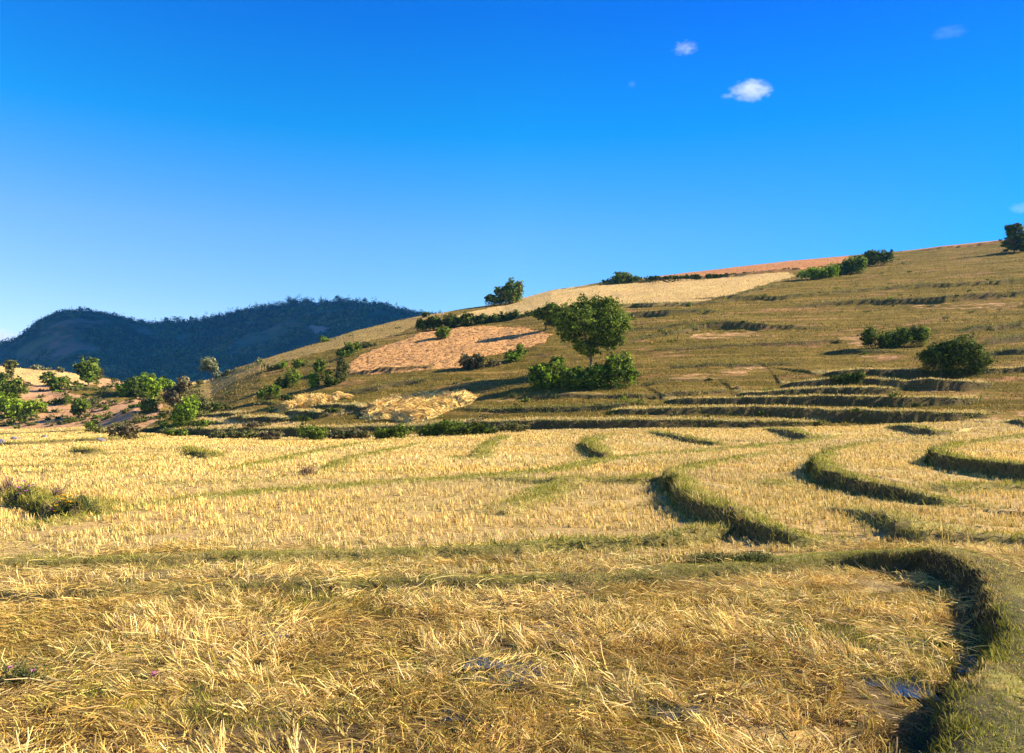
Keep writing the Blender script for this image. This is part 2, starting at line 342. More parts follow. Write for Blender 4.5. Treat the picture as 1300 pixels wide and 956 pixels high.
def mat_hill():
    m, nt, _, _ = new_mat('hillside_grass_and_soil')
    p = pos(nt)
    streak = noise(nt, pos(nt, .10, .35, .9), 1.0, 6, .65, .36, .64)
    blot = noise(nt, pos(nt, .05, .06, .1), 1.0, 5, .6, .38, .62)
    fine = noise(nt, p, 1.6, 6, .75, .3, .7)
    speck = noise(nt, pos(nt, 2.0, 1.2, 3), 1.3, 4, .7, .5, .62)
    c = mix(nt, streak, (.12, .083, .011), (.33, .215, .038))
    c = mix(nt, math_(nt, 'MULTIPLY', blot, .6), c, (.15, .12, .010))
    c = mix(nt, math_(nt, 'MULTIPLY', fine, .5), c, (.30, .19, .05))
    c = mix(nt, math_(nt, 'MULTIPLY', speck, .5), c, (.06, .052, .008))
    band = noise(nt, pos(nt, .018, .018, 1.1), 1.0, 6, .7, .40, .60)
    c = mix(nt, math_(nt, 'MULTIPLY', band, .7), c, (.10, .075, .008))
    band2 = noise(nt, pos(nt, .03, .03, 2.0), 1.0, 6, .75, .54, .62)
    c = mix(nt, math_(nt, 'MULTIPLY', band2, .75), c, (.36, .21, .05))
    reds = noise(nt, pos(nt, .06, .22, .4), 1.0, 5, .7, .555, .66)
    c = mix(nt, math_(nt, 'MULTIPLY', reds, .65), c, (.44, .21, .09))
    z1 = attr(nt, 'zone'); z2 = attr(nt, 'zone2')
    gold = mix(nt, noise(nt, pos(nt, 1, .6, 1), 2.2, 5, .75, .3, .7), (.44, .28, .085), (.78, .54, .20))
    gold = mix(nt, math_(nt, 'MULTIPLY', noise(nt, pos(nt, .03, .05, .1), 1., 4, .6), .4), gold, (.62, .35, .13))
    c = mix(nt, z1[1], c, gold)
    clod = noise(nt, pos(nt, 1, .7, 1), 1.7, 3, .7, .36, .5)
    pl = mix(nt, clod, (.15, .075, .028), (.68, .35, .115))
    pl = mix(nt, math_(nt, 'MULTIPLY', math_(nt, 'SUBTRACT', z1[0], .6), 2.5, True), mix(nt, clod, (.22, .10, .035), (.56, .25, .09)), pl)
    c = mix(nt, math_(nt, 'MULTIPLY', z1[0], 2.0, True), c, pl)
    bare = mix(nt, fine, (.40, .19, .08), (.74, .42, .19))
    bm = math_(nt, 'MULTIPLY', math_(nt, 'SUBTRACT', math_(nt, 'ADD', noise(nt, pos(nt, .3, .5, 1), 1., 6, .75, 0, 1), math_(nt, 'MULTIPLY', z1[2], .55)), .90), 9., True)
    c = mix(nt, bm, c, bare)
    gm = math_(nt, 'MULTIPLY', z2[0], noise(nt, p, .8, 5, .7, .3, .5), True)
    c = mix(nt, math_(nt, 'MULTIPLY', gm, .8), c, mix(nt, fine, (.06, .07, .015), (.15, .14, .035)))
    c = mix(nt, math_(nt, 'MULTIPLY', z2[2], .85), c, (.50, .39, .14))
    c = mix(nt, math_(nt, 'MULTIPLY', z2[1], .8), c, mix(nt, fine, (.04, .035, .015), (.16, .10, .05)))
    h = math_(nt, 'ADD', noise(nt, p, 1.4, 6, .8, 0, 1), math_(nt, 'MULTIPLY', math_(nt, 'MULTIPLY', clod, z1[0]), .8))
    finish(nt, c, .95, h, 1.0, .35, .05)
    return m
def mat_far():
    m, nt, _, _ = new_mat('far_valley_ground')
    c = mix(nt, noise(nt, pos(nt, .01, .01, .01), 1, 5, .6), (.09, .08, .025), (.22, .15, .06))
    finish(nt, c, .95); return m
def mat_mountain():
    m, nt, _, _ = new_mat('mountain_soil_and_scrub')
    a = noise(nt, pos(nt, .006, .006, .012), 1, 6, .7, .42, .6)
    b = noise(nt, pos(nt, .004, .004, .01), 1.3, 5, .65, .55, .66)
    c = mix(nt, a, (.015, .028, .008), (.15, .14, .06))
    c = mix(nt, b, c, (.34, .16, .10))
    z1 = attr(nt, 'zone')
    c = mix(nt, z1[2], c, (.40, .25, .17))
    finish(nt, c, .95, noise(nt, pos(nt, .03, .03, .03), 1, 6, .7, 0, 1), 1.0, 8.0, .02); return m
def mat_tint(name, trans=.25, rough=.75, spec=.2):
    """surface whose colour varies per leaf or straw through the 'tint' attribute"""
    m, nt, _, _ = new_mat(name)
    a = N(nt, 'ShaderNodeAttribute', attribute_name='tint')
    nz = noise(nt, pos(nt, 1, 1, 1), 5, 3, .6, .2, .8)
    hs = N(nt, 'ShaderNodeHueSaturation'); nt.links.new(a.outputs['Color'], hs.inputs['Color'])
    nt.links.new(math_(nt, 'ADD', math_(nt, 'MULTIPLY', nz, .35), .82), hs.inputs['Value'])
    d = N(nt, 'ShaderNodeBsdfPrincipled'); d.inputs['Roughness'].default_value = rough; d.inputs['Specular IOR Level'].default_value = spec
    nt.links.new(hs.outputs[0], d.inputs['Base Color'])
    t = N(nt, 'ShaderNodeBsdfTranslucent'); nt.links.new(hs.outputs[0], t.inputs['Color'])
    mx = N(nt, 'ShaderNodeMixShader'); mx.inputs[0].default_value = trans
    nt.links.new(d.outputs[0], mx.inputs[1]); nt.links.new(t.outputs[0], mx.inputs[2])
    o = N(nt, 'ShaderNodeOutputMaterial'); nt.links.new(mx.outputs[0], o.inputs['Surface'])
    return m
def mat_simple(name, c1, c2, scale=6, rough=.85, bs=.6, bd=.03):
    m, nt, _, _ = new_mat(name)
    n = noise(nt, pos(nt), scale, 5, .65)
    finish(nt, mix(nt, n, c1, c2), rough, noise(nt, pos(nt), scale * 2, 5, .7, 0, 1), bs, bd)
    return m
M = dict(field=mat_field(), hill=mat_hill(), far=mat_far(), mount=mat_mountain(),
         straw=mat_tint('dry_straw', .22, .6, .25), leaf=mat_tint('leaves', .30, .8, .08), grass=mat_tint('grass_blades', .3, .7, .2),
         forest=mat_tint('forest_leaves', .1, .9, .05), petal=mat_tint('petals', .4, .7, .1),
         bark=mat_simple('bark', (.09, .06, .04), (.24, .17, .11), 3), stone=mat_simple('purple_grey_stone', (.12, .10, .11), (.26, .22, .23), 2.5),
         white=mat_simple('whitewashed_stone', (.6, .58, .54), (.8, .78, .74), 3))

# ------------------------------------------------------------------ mesh helpers
def make_mesh(name, V, Fc, mat, tint=None, smooth=False, attrs=None):
    me = bpy.data.meshes.new(name)
    V = np.ascontiguousarray(V, np.float32); Fc = np.ascontiguousarray(Fc, np.int32)
    k = Fc.shape[1]
    me.vertices.add(len(V)); me.vertices.foreach_set('co', V.ravel())
    me.loops.add(Fc.size); me.loops.foreach_set('vertex_index', Fc.ravel())
    me.polygons.add(len(Fc)); me.polygons.foreach_set('loop_start', np.arange(0, Fc.size, k, dtype=np.int32))
    if smooth: me.polygons.foreach_set('use_smooth', np.ones(len(Fc), bool))
    me.update(calc_edges=True)
    for nm, arr in ([('tint', tint)] if tint is not None else []) + list((attrs or {}).items()):
        a = me.color_attributes.new(nm, 'FLOAT_COLOR', 'POINT')
        c = np.ones((len(V), 4), np.float32); c[:, :3] = arr[:, :3]
        a.data.foreach_set('color', c.ravel())
    me.materials.append(mat)
    return me
def link(name, me, parent=None, kind=None, label=None, cat=None, group=None, loc=None):
    o = bpy.data.objects.new(name, me); COL.objects.link(o)
    if parent is not None: o.parent = parent
    if loc is not None: o.location = loc
    if kind: o['kind'] = kind
    if label: o['label'] = label
    if cat: o['category'] = cat
    if group: o['group'] = group
    return o

# ------------------------------------------------------------------ ground sheet
def ground():
    ys = np.concatenate([np.linspace(-9.5, 4.5, 16), np.arange(5, 16, .07), np.exp(np.linspace(math.log(16), math.log(50), 250))[:-1],
                         np.linspace(50, 84, 170)[:-1], np.arange(84, 135, .24), np.exp(np.linspace(math.log(135), math.log(430), 300))[1:],
                         np.linspace(430, 1250, 40)[1:], np.linspace(1250, 2650, 170)[1:], np.linspace(2650, 5000, 24)[1:]])
    us = np.concatenate([np.linspace(-1.6, -.74, 50)[:-1], np.linspace(-.74, .74, 1000), np.linspace(.74, 1.6, 50)[1:]])
    Y, U = np.meshgrid(ys, us, indexing='ij')
    X = U * (Y + 10)
    x = X.ravel(); y = Y.ravel()
    b = base_z(x, y) + relief(x, y)
    dz, gr, fc, td = steps(x, y)
    z = b + dz
    pl, go, ba, px, py = zones(x, y, z)
    # paddies: damp, darker mud in the wet spots close to the viewer
    wet = np.zeros_like(x)
    for (cx, cy, r) in WET:
        wx, wy = unproject(cx, cy, base_z)
        wet = np.maximum(wet, 1 - sstep(.5, 1.1, np.hypot(x - wx, (y - wy) * .9) / r + (fbm(x / .5, y / .5, 71, 3) - .5) * .8))
    z = z - wet * .05 - wet * np.clip(fbm(x / .28, y / .28, 73, 2) - .5, 0, 1) * .08
    # ploughed clods
    z = z + pl * (vnoise(x / .9, y / .9, 77) - .5) * .22
    # bare cliff faces on the mountain
    mrock = (np.abs(y - 2270) < 60) & (px > 345) & (px < 480) & (vnoise(x / 26, y / 40, 81) > .72)
    mfield = (y > 1600) & inpoly(px, py, [(385, 417), (395, 413), (420, 416), (414, 421), (400, 424)])
    ba = np.maximum(ba, np.maximum(mrock, mfield).astype(float) * (y > 1200))
    V = np.column_stack([x, y, z]); Z1 = np.column_stack([pl, go, ba]); Z2 = np.column_stack([gr, fc, np.where(y < 60, np.maximum(wet, .72 * (1 - sstep(11, 15, y)) * sstep(.35, .55, fbm(x / .8, y / .8, 79, 3) + .1)), td)])  # nearest muddy ground darkened further in noise patches, deepening the gaps between straws
    nr, nc = len(ys), len(us)
    idx = np.arange(nr * nc).reshape(nr, nc)
    fd = foot_d(np.clip(px, -900, 2200))
    # one continuous sheet, split along rows into field, hillside, valley, mountain that share their border vertices
    def piece(name, r0, r1, mat, cells=None):
        q = np.stack([idx[r0:r1, :-1], idx[r0:r1, 1:], idx[r0 + 1:r1 + 1, 1:], idx[r0 + 1:r1 + 1, :-1]], -1).reshape(-1, 4)
        if cells is not None: q = q[cells(q)]
        used = np.unique(q); re = np.full(nr * nc, -1, np.int64); re[used] = np.arange(len(used))
        link(name, make_mesh(name, V[used], re[q], mat, smooth=True, attrs={'zone': Z1[used], 'zone2': Z2[used]}), kind='structure')
    rH = int(np.searchsorted(ys, 155)); rF = int(np.searchsorted(ys, 470)); rM = int(np.searchsorted(ys, 1150))
    isf = y < fd - 0.6
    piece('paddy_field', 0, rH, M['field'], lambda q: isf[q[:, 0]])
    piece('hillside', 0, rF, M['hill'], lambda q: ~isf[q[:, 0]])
    piece('valley_ground', rF, rM, M['far'])
    piece('mountain', rM, nr - 1, M['mount'])
WET = [(1208, 834, .50), (1178, 766, .40), (640, 856, .32), (674, 850, .26), (960, 822, .22), (575, 905, .2), (350, 805, .2), (690, 798, .2), (1150, 872, .3), (850, 905, .2), (612, 846, .18), (1165, 815, .22)]
ground()

# water lying in the low spots of the nearest paddy
def puddles():
    m, nt, _, _ = new_mat('standing_water')
    b = N(nt, 'ShaderNodeBsdfPrincipled'); b.inputs['Base Color'].default_value = (.02, .025, .03, 1); b.inputs['Roughness'].default_value = .06
    b.inputs['IOR'].default_value = 1.33
    bn = N(nt, 'ShaderNodeBump', inp={'Strength': .3, 'Distance': .02}); nt.links.new(noise(nt, pos(nt), 14, 3, .6, 0, 1), bn.inputs['Height'])
    nt.links.new(bn.outputs[0], b.inputs['Normal'])
    o = N(nt, 'ShaderNodeOutputMaterial'); nt.links.new(b.outputs[0], o.inputs['Surface'])
    V = []; Fc = []
    for (cx, cy, r) in WET:
        wx, wy = unproject(cx, cy, base_z)
        zc = len(V) * .0002 + float(base_z(np.array([wx]), np.array([wy]))[0]) + float(steps(np.array([wx]), np.array([wy]))[0][0]) - .025
        n0 = len(V); V.append((wx, wy, zc))
        for k in range(24):
            a = k / 24 * 2 * math.pi; rr = r * (1.1 + .25 * math.sin(3 * a + cx) + .12 * math.sin(7 * a + cy))
            V.append((wx + rr * math.cos(a), wy + rr * math.sin(a), zc))
        for k in range(24): Fc.append((n0, n0 + 1 + k, n0 + 1 + (k + 1) % 24))
    V = np.array(V)
    # separate heights by a hair where two puddles overlap
    link('puddle_water', make_mesh('puddle_water', V, Fc, m), kind='structure')
puddles()

# ------------------------------------------------------------------ blades (straw, grass)
def blades(P, D, L, W, C, bend=0.0, taper=.5, side=None):
    """P base points, D unit directions, L lengths, W widths, C colours; two quads each when bent"""
    n = len(P)
    if side is None:
        a = rng.uniform(0, 2 * math.pi, n)
        R = np.column_stack([np.cos(a), np.sin(a), rng.uniform(-.3, .3, n)])
        side = np.cross(D, R)
    S = side / (np.linalg.norm(side, axis=1)[:, None] + 1e-9)
    hw = (W * .5)[:, None]
    tip = P + D * L[:, None]
    if np.any(bend != 0):
        mid = P + D * (L * .55)[:, None]
        tip = tip + np.column_stack([rng.normal(0, 1, n), rng.normal(0, 1, n), -np.abs(rng.normal(0, 1, n))]) * (L * bend)[:, None]
        V = np.stack([P - S * hw, P + S * hw, mid + S * hw, mid - S * hw, tip + S * hw * taper, tip - S * hw * taper], 1).reshape(-1, 3)
        i = np.arange(n)[:, None] * 6
        Fc = np.concatenate([i + np.array([0, 1, 2, 3]), i + np.array([3, 2, 4, 5])])
        k = 6
    else:
        V = np.stack([P - S * hw, P + S * hw, tip + S * hw * taper, tip - S * hw * taper], 1).reshape(-1, 3)
        Fc = np.arange(n)[:, None] * 4 + np.array([0, 1, 2, 3]); k = 4
    return V, Fc, np.repeat(C, k, axis=0)
def merge(parts):
    V = []; Fc = []; C = []; o = 0
    for v, f, c in parts:
        V.append(v); Fc.append(f + o); C.append(c); o += len(v)
    return np.concatenate(V), np.concatenate(Fc), np.concatenate(C)
def fan_points(y0, y1, dens, lo=-140, hi=1440, cap=None):
    a0 = (lo - 650) / F; a1 = (hi - 650) / F
    n = int((a1 - a0) * (y1 * y1 - y0 * y0) / 2 * dens)
    if cap: n = min(n, cap)
    y = np.sqrt(rng.uniform(y0 * y0, y1 * y1, n)); x = rng.uniform(a0, a1, n) * y
    return x, y
def wetmask(x, y):
    w = np.zeros_like(x)
    for (cx, cy, r) in WET:
        wx, wy = unproject(cx, cy, base_z)
        w = np.maximum(w, 1 - sstep(.5, 1.0, np.hypot(x - wx, y - wy) / r))
    return w
STRAW = np.array([(.80, .58, .17), (.87, .68, .24), (.74, .50, .12), (.60, .38, .09), (.80, .55, .16), (.40, .24, .06), (.80, .54, .24), (.68, .58, .15)])
GREEN = np.array([(.16, .18, .014), (.28, .27, .022), (.42, .36, .05), (.54, .42, .10), (.10, .12, .014)])
def pick(pal, n, val=.18, w=None):
    c = pal[rng.choice(len(pal), n, p=w)] * rng.normal(1, val, (n, 1)).clip(.45, 1.6)
    return c
def upright(n, tilt, az=None, azs=None):
    """unit vectors tilted from vertical"""
    a = rng.uniform(0, 2 * math.pi, n) if az is None else az + rng.normal(0, azs, n)
    return np.column_stack([np.sin(tilt) * np.cos(a), np.sin(tilt) * np.sin(a), np.cos(tilt)])

def stubble():
    parts = []
    # (depth from, to, clumps per m2, straws per clump, width, mean height)
    for (y0, y1, dens, k, w, hgt, cap) in ((4.3, 11, 30, 17, .0072, .22, None), (11, 18, 30, 11, .009, .22, None), (18, 32, 26, 7, .015, .23, None),
                                            (32, 55, 15, 5, .03, .25, None), (55, 95, 8.5, 4, .05, .26, None), (95, 152, 3.5, 3, .085, .27, None)):
        x, y = fan_points(y0, y1, dens, *((-650, 1950) if y0 < 18 else (-350, 1650) if y0 < 55 else (-200, 1500)))
        # planted in rough rows
        if y0 < 55:
            rw = .24
            x = np.where(rng.uniform(0, 1, len(x)) < .75, np.round((x + .12 * y) / rw) * rw - .12 * y + rng.normal(0, .03, len(x)), x)
        fd = foot_d(PX(x, y))
        dz, gr, fc, td = steps(x, y)
        patch = fbm(x / 1.3, y / 1.3, 91, 3)
        wm = wetmask(x, y) if y0 < 18 else np.zeros_like(x)
        near_lie = 1 - sstep(10.5, 13.5, y + (fbm(x / 2, y / 2, 95, 2) - .5) * 4)
        keep = (y < fd - .5) & (rng.uniform(0, 1, len(x)) > gr * 1.25 - .12) & (fc < .3) & (patch > np.where(near_lie > .5, .42, .35)) & (rng.uniform(0, 1, len(x)) > wm * .45)
        x, y, near_lie, patch = x[keep], y[keep], near_lie[keep], patch[keep]
        z = surface(x, y)
        n = len(x)
        ci = np.repeat(np.arange(n), k)
        m = len(ci)
        sp = .026 if y0 < 30 else .06
        P = np.column_stack([x[ci] + rng.normal(0, sp, m), y[ci] + rng.normal(0, sp, m), z[ci] - .02])
        # lean: nearly upright in the mid field, flattened and swept to the left close by
        sweep = fbm(x / 3.5, y / 3.5, 97, 2)[ci]
        az_c = (math.pi * (.98) + (fbm(x / 1.0, y / 1.0, 99, 3) - .5) * 5.0 + rng.normal(0, .5, n))[ci]
        tl = near_lie[ci]
        tilt = np.abs(rng.normal(.10, .12, m)) * (1 - tl) + tl * np.clip(rng.normal(.85 + .5 * (sweep - .5), .25, m) + rng.normal(0, .3, n)[ci], .1, 1.5)
        az = np.where(rng.uniform(0, 1, m) < tl, az_c + rng.normal(0, .35, m), rng.uniform(0, 2 * math.pi, m))
        base_lean = (1 - tl) * .16
        D = np.column_stack([np.sin(tilt) * np.cos(az) - base_lean, np.sin(tilt) * np.sin(az), np.cos(tilt)])
        D /= np.linalg.norm(D, axis=1)[:, None]
        L = hgt * (.64 if y0 < 11 else .52) * rng.uniform(.55, 1.35, m) * (1 + tl * .55) * (.8 + .5 * patch[ci])
        C = pick(STRAW, m, .16) * (rng.normal(1, .12, n).clip(.6, 1.3))[ci][:, None]
        big = fbm(x / 9, y / 14, 103, 3)[ci][:, None]
        plot = fbm(x / 16 + 3, y / 7, 109, 2)[ci][:, None]
        C = C * (1 + (plot - .5) * np.array([[.25, .10, -.45]]))
        C = C * (1.22 - .50 * big)
        if y0 < 18:
            rot = sstep(.48, .60, fbm(x / 1.9, y / 1.4, 119, 2))[ci][:, None] * tl[:, None]
            C = C * (1 - rot * np.array([[.34, .36, .50]])); L = L * (1 - .35 * rot[:, 0])
        grn = rng.uniform(0, 1, m) < (.05 + .12 * (fbm(x / 4, y / 4, 107, 2)[ci] > .58))
        C[grn] = pick(GREEN, int(grn.sum()))
        if y0 < 18:
            v = blades(P, D, L, np.full(m, w) * rng.uniform(.7, 1.4, m), C, bend=.09, taper=.8)
        else:
            v = blades(P, D, L, np.full(m, w) * rng.uniform(.7, 1.4, m), C, taper=.6)
        parts.append(v)
    V, Fc, C = merge(parts)
    link('rice_stubble', make_mesh('rice_stubble', V, Fc, M['straw'], C), kind='stuff', label='golden dry rice stubble standing across the paddies', cat='stubble')
def loose_straw():
    x, y = fan_points(4.3, 15, 620, -400, 1750)
    patch = fbm(x / .9, y / .9, 111, 3); lie = 1 - sstep(11.5, 14.5, y + (fbm(x / 2, y / 2, 95, 2) - .5) * 4)
    dz, gr, fc, td = steps(x, y)
    wm = wetmask(x, y)
    keep = (patch > .36) & (rng.uniform(0, 1, len(x)) < lie * .9 + .1) & (fc < .35) & (rng.uniform(0, 1, len(x)) > gr * 1.0) & (rng.uniform(0, 1, len(x)) > wm * .5)
    x, y = x[keep], y[keep]; n = len(x); z = surface(x, y)
    P = np.column_stack([x, y, z + rng.uniform(0, .07, n)])
    az = math.pi * .92 + (fbm(x / 1.2, y / 1.2, 113, 3) - .5) * 7.0 + rng.normal(0, .8, n)
    tilt = np.clip(rng.normal(1.36, .16, n), .8, 1.55)
    D = np.column_stack([np.sin(tilt) * np.cos(az), np.sin(tilt) * np.sin(az), np.cos(tilt)])
    C = pick(STRAW, n, .2) * (.45 + .9 * fbm(x / .6, y / .6, 117, 3))[:, None]
    brown = fbm(x / 1.9, y / 1.4, 119, 2) > .52
    C[brown] *= np.array([.72, .66, .50])
    V, Fc, C = blades(P, D, rng.uniform(.06, .32, n), rng.uniform(.004, .008, n), C, bend=.16, taper=.7)
    link('loose_straw', make_mesh('loose_straw', V, Fc, M['straw'], C), kind='stuff', label='flattened cut straw lying in the nearest paddy', cat='straw')
def bund_grass():
    parts = []
    for (y0, y1, dens, w, h, cap) in ((4.3, 14, 2600, .008, .030, None), (14, 30, 420, .016, .09, None), (30, 60, 110, .035, .12, None), (60, 155, 22, .07, .15, None)):
        x, y = fan_points(y0, y1, dens, *((-300, 1800) if y0 < 14 else (-250, 1600)))
        dz, gr, fc, td = steps(x, y)
        clump = fbm(x / .35, y / .35, 131, 2)
        keep = (np.maximum(gr, fc * .9) > rng.uniform(.15, 1.0, len(x))) & (y < foot_d(PX(x, y)) + 1)
        # scattered green tufts among the straw near the viewer
        keep |= (fbm(x / 2.5, y / 1.2, 133, 3) > .47) & (rng.uniform(0, 1, len(x)) < (.42 if y0 < 14 else .10)) & (y < foot_d(PX(x, y)) - 1)
        x, y, clump, fcc = x[keep], y[keep], clump[keep], fc[keep]; n = len(x); z = surface(x, y)
        D = upright(n, np.abs(rng.normal(.7, .35, n)).clip(0, 1.4))
        C = pick(GREEN, n, .2, [.18, .25, .30, .17, .10]) * (1 - .3 * fcc)[:, None]
        dry = (fbm(x / 1.1, y / 1.1, 137, 2) > .55) & (rng.uniform(0, 1, n) < (.6 if y0 < 14 else .4))
        C[dry] = pick(STRAW, int(dry.sum()), .2) * .75
        L = h * rng.uniform(.5, 1.5, n) * (.5 + 1.1 * clump) * (1 + 1.2 * fcc) * (1 + 1.6 * (gr[keep] < .2) * (y0 < 14))
        parts.append(blades(np.column_stack([x, y, z - .01]), D, L, np.full(n, w) * rng.uniform(.6, 1.4, n), C, taper=.25))
    V, Fc, C = merge(parts)
    link('bund_grass', make_mesh('bund_grass', V, Fc, M['grass'], C), kind='stuff', label='short green grass growing on the paddy bunds', cat='grass')
def hill_grass():
    parts = []
    for (y0, y1, n0, w, h) in ((82, 135, 200000, .09, .20), (135, 380, 150000, .16, .26)):
        y = np.exp(rng.uniform(math.log(y0), math.log(y1), n0)); x = rng.uniform((-140 - 650) / F, (1440 - 650) / F, n0) * y
        p_ = PX(x, y)
        z0 = base_z(x, y) + relief(x, y)
        dz, gr, fc, td = steps(x, y)
        pl, go, ba, px, py = zones(x, y, z0 + dz)
        dens = .25 + .5 * (fbm(x / 6, y / 3, 141, 3) > .5) + gr * .5 + fc + td * .6
        keep = (y > foot_d(p_)) & (y < crest_d(p_) + 4) & (pl < .5) & (ba < .5) & (rng.uniform(0, 1.2, n0) < dens)
        x, y, gr, fc, td, go = x[keep], y[keep], gr[keep], fc[keep], td[keep], go[keep]; z = (z0 + dz)[keep]; n = len(x)
        C = pick(np.array([(.17, .13, .012), (.26, .18, .025), (.38, .25, .055), (.12, .105, .009)]), n, .2)
        s = (td > .3) | (go > .5); C[s] = pick(STRAW, int(s.sum()), .15) * .85
        f = (fc > .3) | ((gr > .5) & (td < .3)); C[f] = pick(GREEN, int(f.sum()), .25, [.3, .2, .2, .05, .25]) * .8
        L = h * rng.uniform(.5, 1.5, n) * np.where(f, 1.2, 1.0)
        parts.append(blades(np.column_stack([x, y, z - .03]), upright(n, np.abs(rng.normal(.35, .25, n))), L, np.full(n, w) * rng.uniform(.6, 1.5, n), C, taper=.3))
    V, Fc, C = merge(parts)
    link('hillside_grass', make_mesh('hillside_grass', V, Fc, M['grass'], C), kind='stuff', label='dry olive grass tufts covering the hillside', cat='grass')
stubble(); loose_straw(); bund_grass(); hill_grass()

# ------------------------------------------------------------------ plants
PAL = {
 'green':  np.array([(.10, .15, .012), (.15, .205, .018), (.055, .08, .009), (.22, .26, .035)]),
 'dark':   np.array([(.06, .085, .010), (.09, .12, .014), (.14, .17, .022), (.04, .058, .008)]),
 'bright': np.array([(.16, .25, .012), (.23, .32, .02), (.09, .14, .01), (.30, .37, .035)]),
 'olive':  np.array([(.13, .14, .03), (.18, .18, .05), (.10, .105, .022), (.22, .19, .07)]),
 'dry':    np.array([(.20, .15, .07), (.14, .12, .04), (.26, .19, .10), (.10, .10, .03)]),
 'pale':   np.array([(.24, .26, .10), (.30, .30, .14), (.19, .22, .07), (.34, .31, .16)]),
}
def sphere_pts(n):
    v = rng.normal(0, 1, (n, 3)); return v / np.linalg.norm(v, axis=1)[:, None]
def leaves(lobes, n, size, pal, origin, extra=None, spread=.35):
    """lobes: (centre, radii) in world; leaf quads in clumps through each lobe's volume, uneven outline"""
    vol = np.array([l[1][0] * l[1][1] + l[1][0] * l[1][2] for l in lobes]); li = rng.choice(len(lobes), n, p=vol / vol.sum())
    c = np.array([l[0] for l in lobes])[li]; r = np.array([l[1] for l in lobes])[li]
    # leaf clumps: pick clump centres on the shell, leaves scatter around them
    nc = max(14, n // 20)
    cl = rng.choice(len(lobes), nc, p=vol / vol.sum())
    cd = sphere_pts(nc); crad = np.where(rng.uniform(0, 1, nc) < .12, rng.uniform(1.1, 1.32, nc), rng.uniform(.5, 1.1, nc) ** .8)
    cc = np.array([l[0] for l in lobes])[cl] + cd * crad[:, None] * np.array([l[1] for l in lobes])[cl]
    cr = np.array([l[1] for l in lobes])[cl]
    k = rng.integers(0, nc, n)
    loose = rng.uniform(0, 1, n) < .15
    P = cc[k] + rng.normal(0, 1, (n, 3)) * (cr[k].mean(1) * rng.uniform(.07, .18, nc)[k])[:, None] * np.array([1.15, 1.15, .75])
    sh = sphere_pts(n)
    P2 = c + sh * (rng.uniform(.2, 1, n) ** .4)[:, None] * r
    P[loose] = P2[loose]
    out = P - np.array([l[0] for l in lobes])[np.where(loose, li, cl[k])]
    out /= np.linalg.norm(out, axis=1)[:, None] + 1e-6
    nrm = out + sphere_pts(n) * .9 + np.array([0, 0, .35]); nrm /= np.linalg.norm(nrm, axis=1)[:, None]
    t = np.cross(nrm, sphere_pts(n)); t /= np.linalg.norm(t, axis=1)[:, None] + 1e-6
    b = np.cross(nrm, t)
    s = (size * rng.uniform(.55, 1.4, n))[:, None]
    V = np.stack([P - t * s * .5, P + b * s * .33, P + t * s * .5, P - b * s * .33], 1).reshape(-1, 3) - origin
    tone = rng.normal(1, .34, nc).clip(.35, 1.8)[k]
    C = pal[rng.integers(0, len(pal), nc)[k]] * .6 + pal[rng.integers(0, len(pal), n)] * .4
    C = C * (tone * rng.normal(1, .12, n).clip(.6, 1.4))[:, None]
    if extra is not None:
        ep, frac = extra
        e = (rng.uniform(0, 1, nc) < frac)[k]; C[e] = pick(np.array(ep), int(e.sum()))
    return V, np.arange(n)[:, None] * 4 + np.array([0, 1, 2, 3]), np.repeat(C, 4, axis=0)
def tube(pts, rad, sides=7):
    pts = [Vector(p) for p in pts]; V = []; Fc = []
    for i, p in enumerate(pts):
        d = (pts[min(i + 1, len(pts) - 1)] - pts[max(i - 1, 0)]).normalized()
        a = d.orthogonal().normalized(); b = d.cross(a)
        for k in range(sides):
            t = 2 * math.pi * k / sides; V.append(p + (a * math.cos(t) + b * math.sin(t)) * rad[i])
    for i in range(len(pts) - 1):
        for k in range(sides):
            Fc.append((i * sides + k, i * sides + (k + 1) % sides, (i + 1) * sides + (k + 1) % sides, (i + 1) * sides + k))
    return np.array([tuple(v) for v in V]), np.array(Fc)
def join_tubes(tt):
    V = []; Fc = []; o = 0
    for v, f in tt: V.append(v); Fc.append(f + o); o += len(v)
    return np.concatenate(V), np.concatenate(Fc)

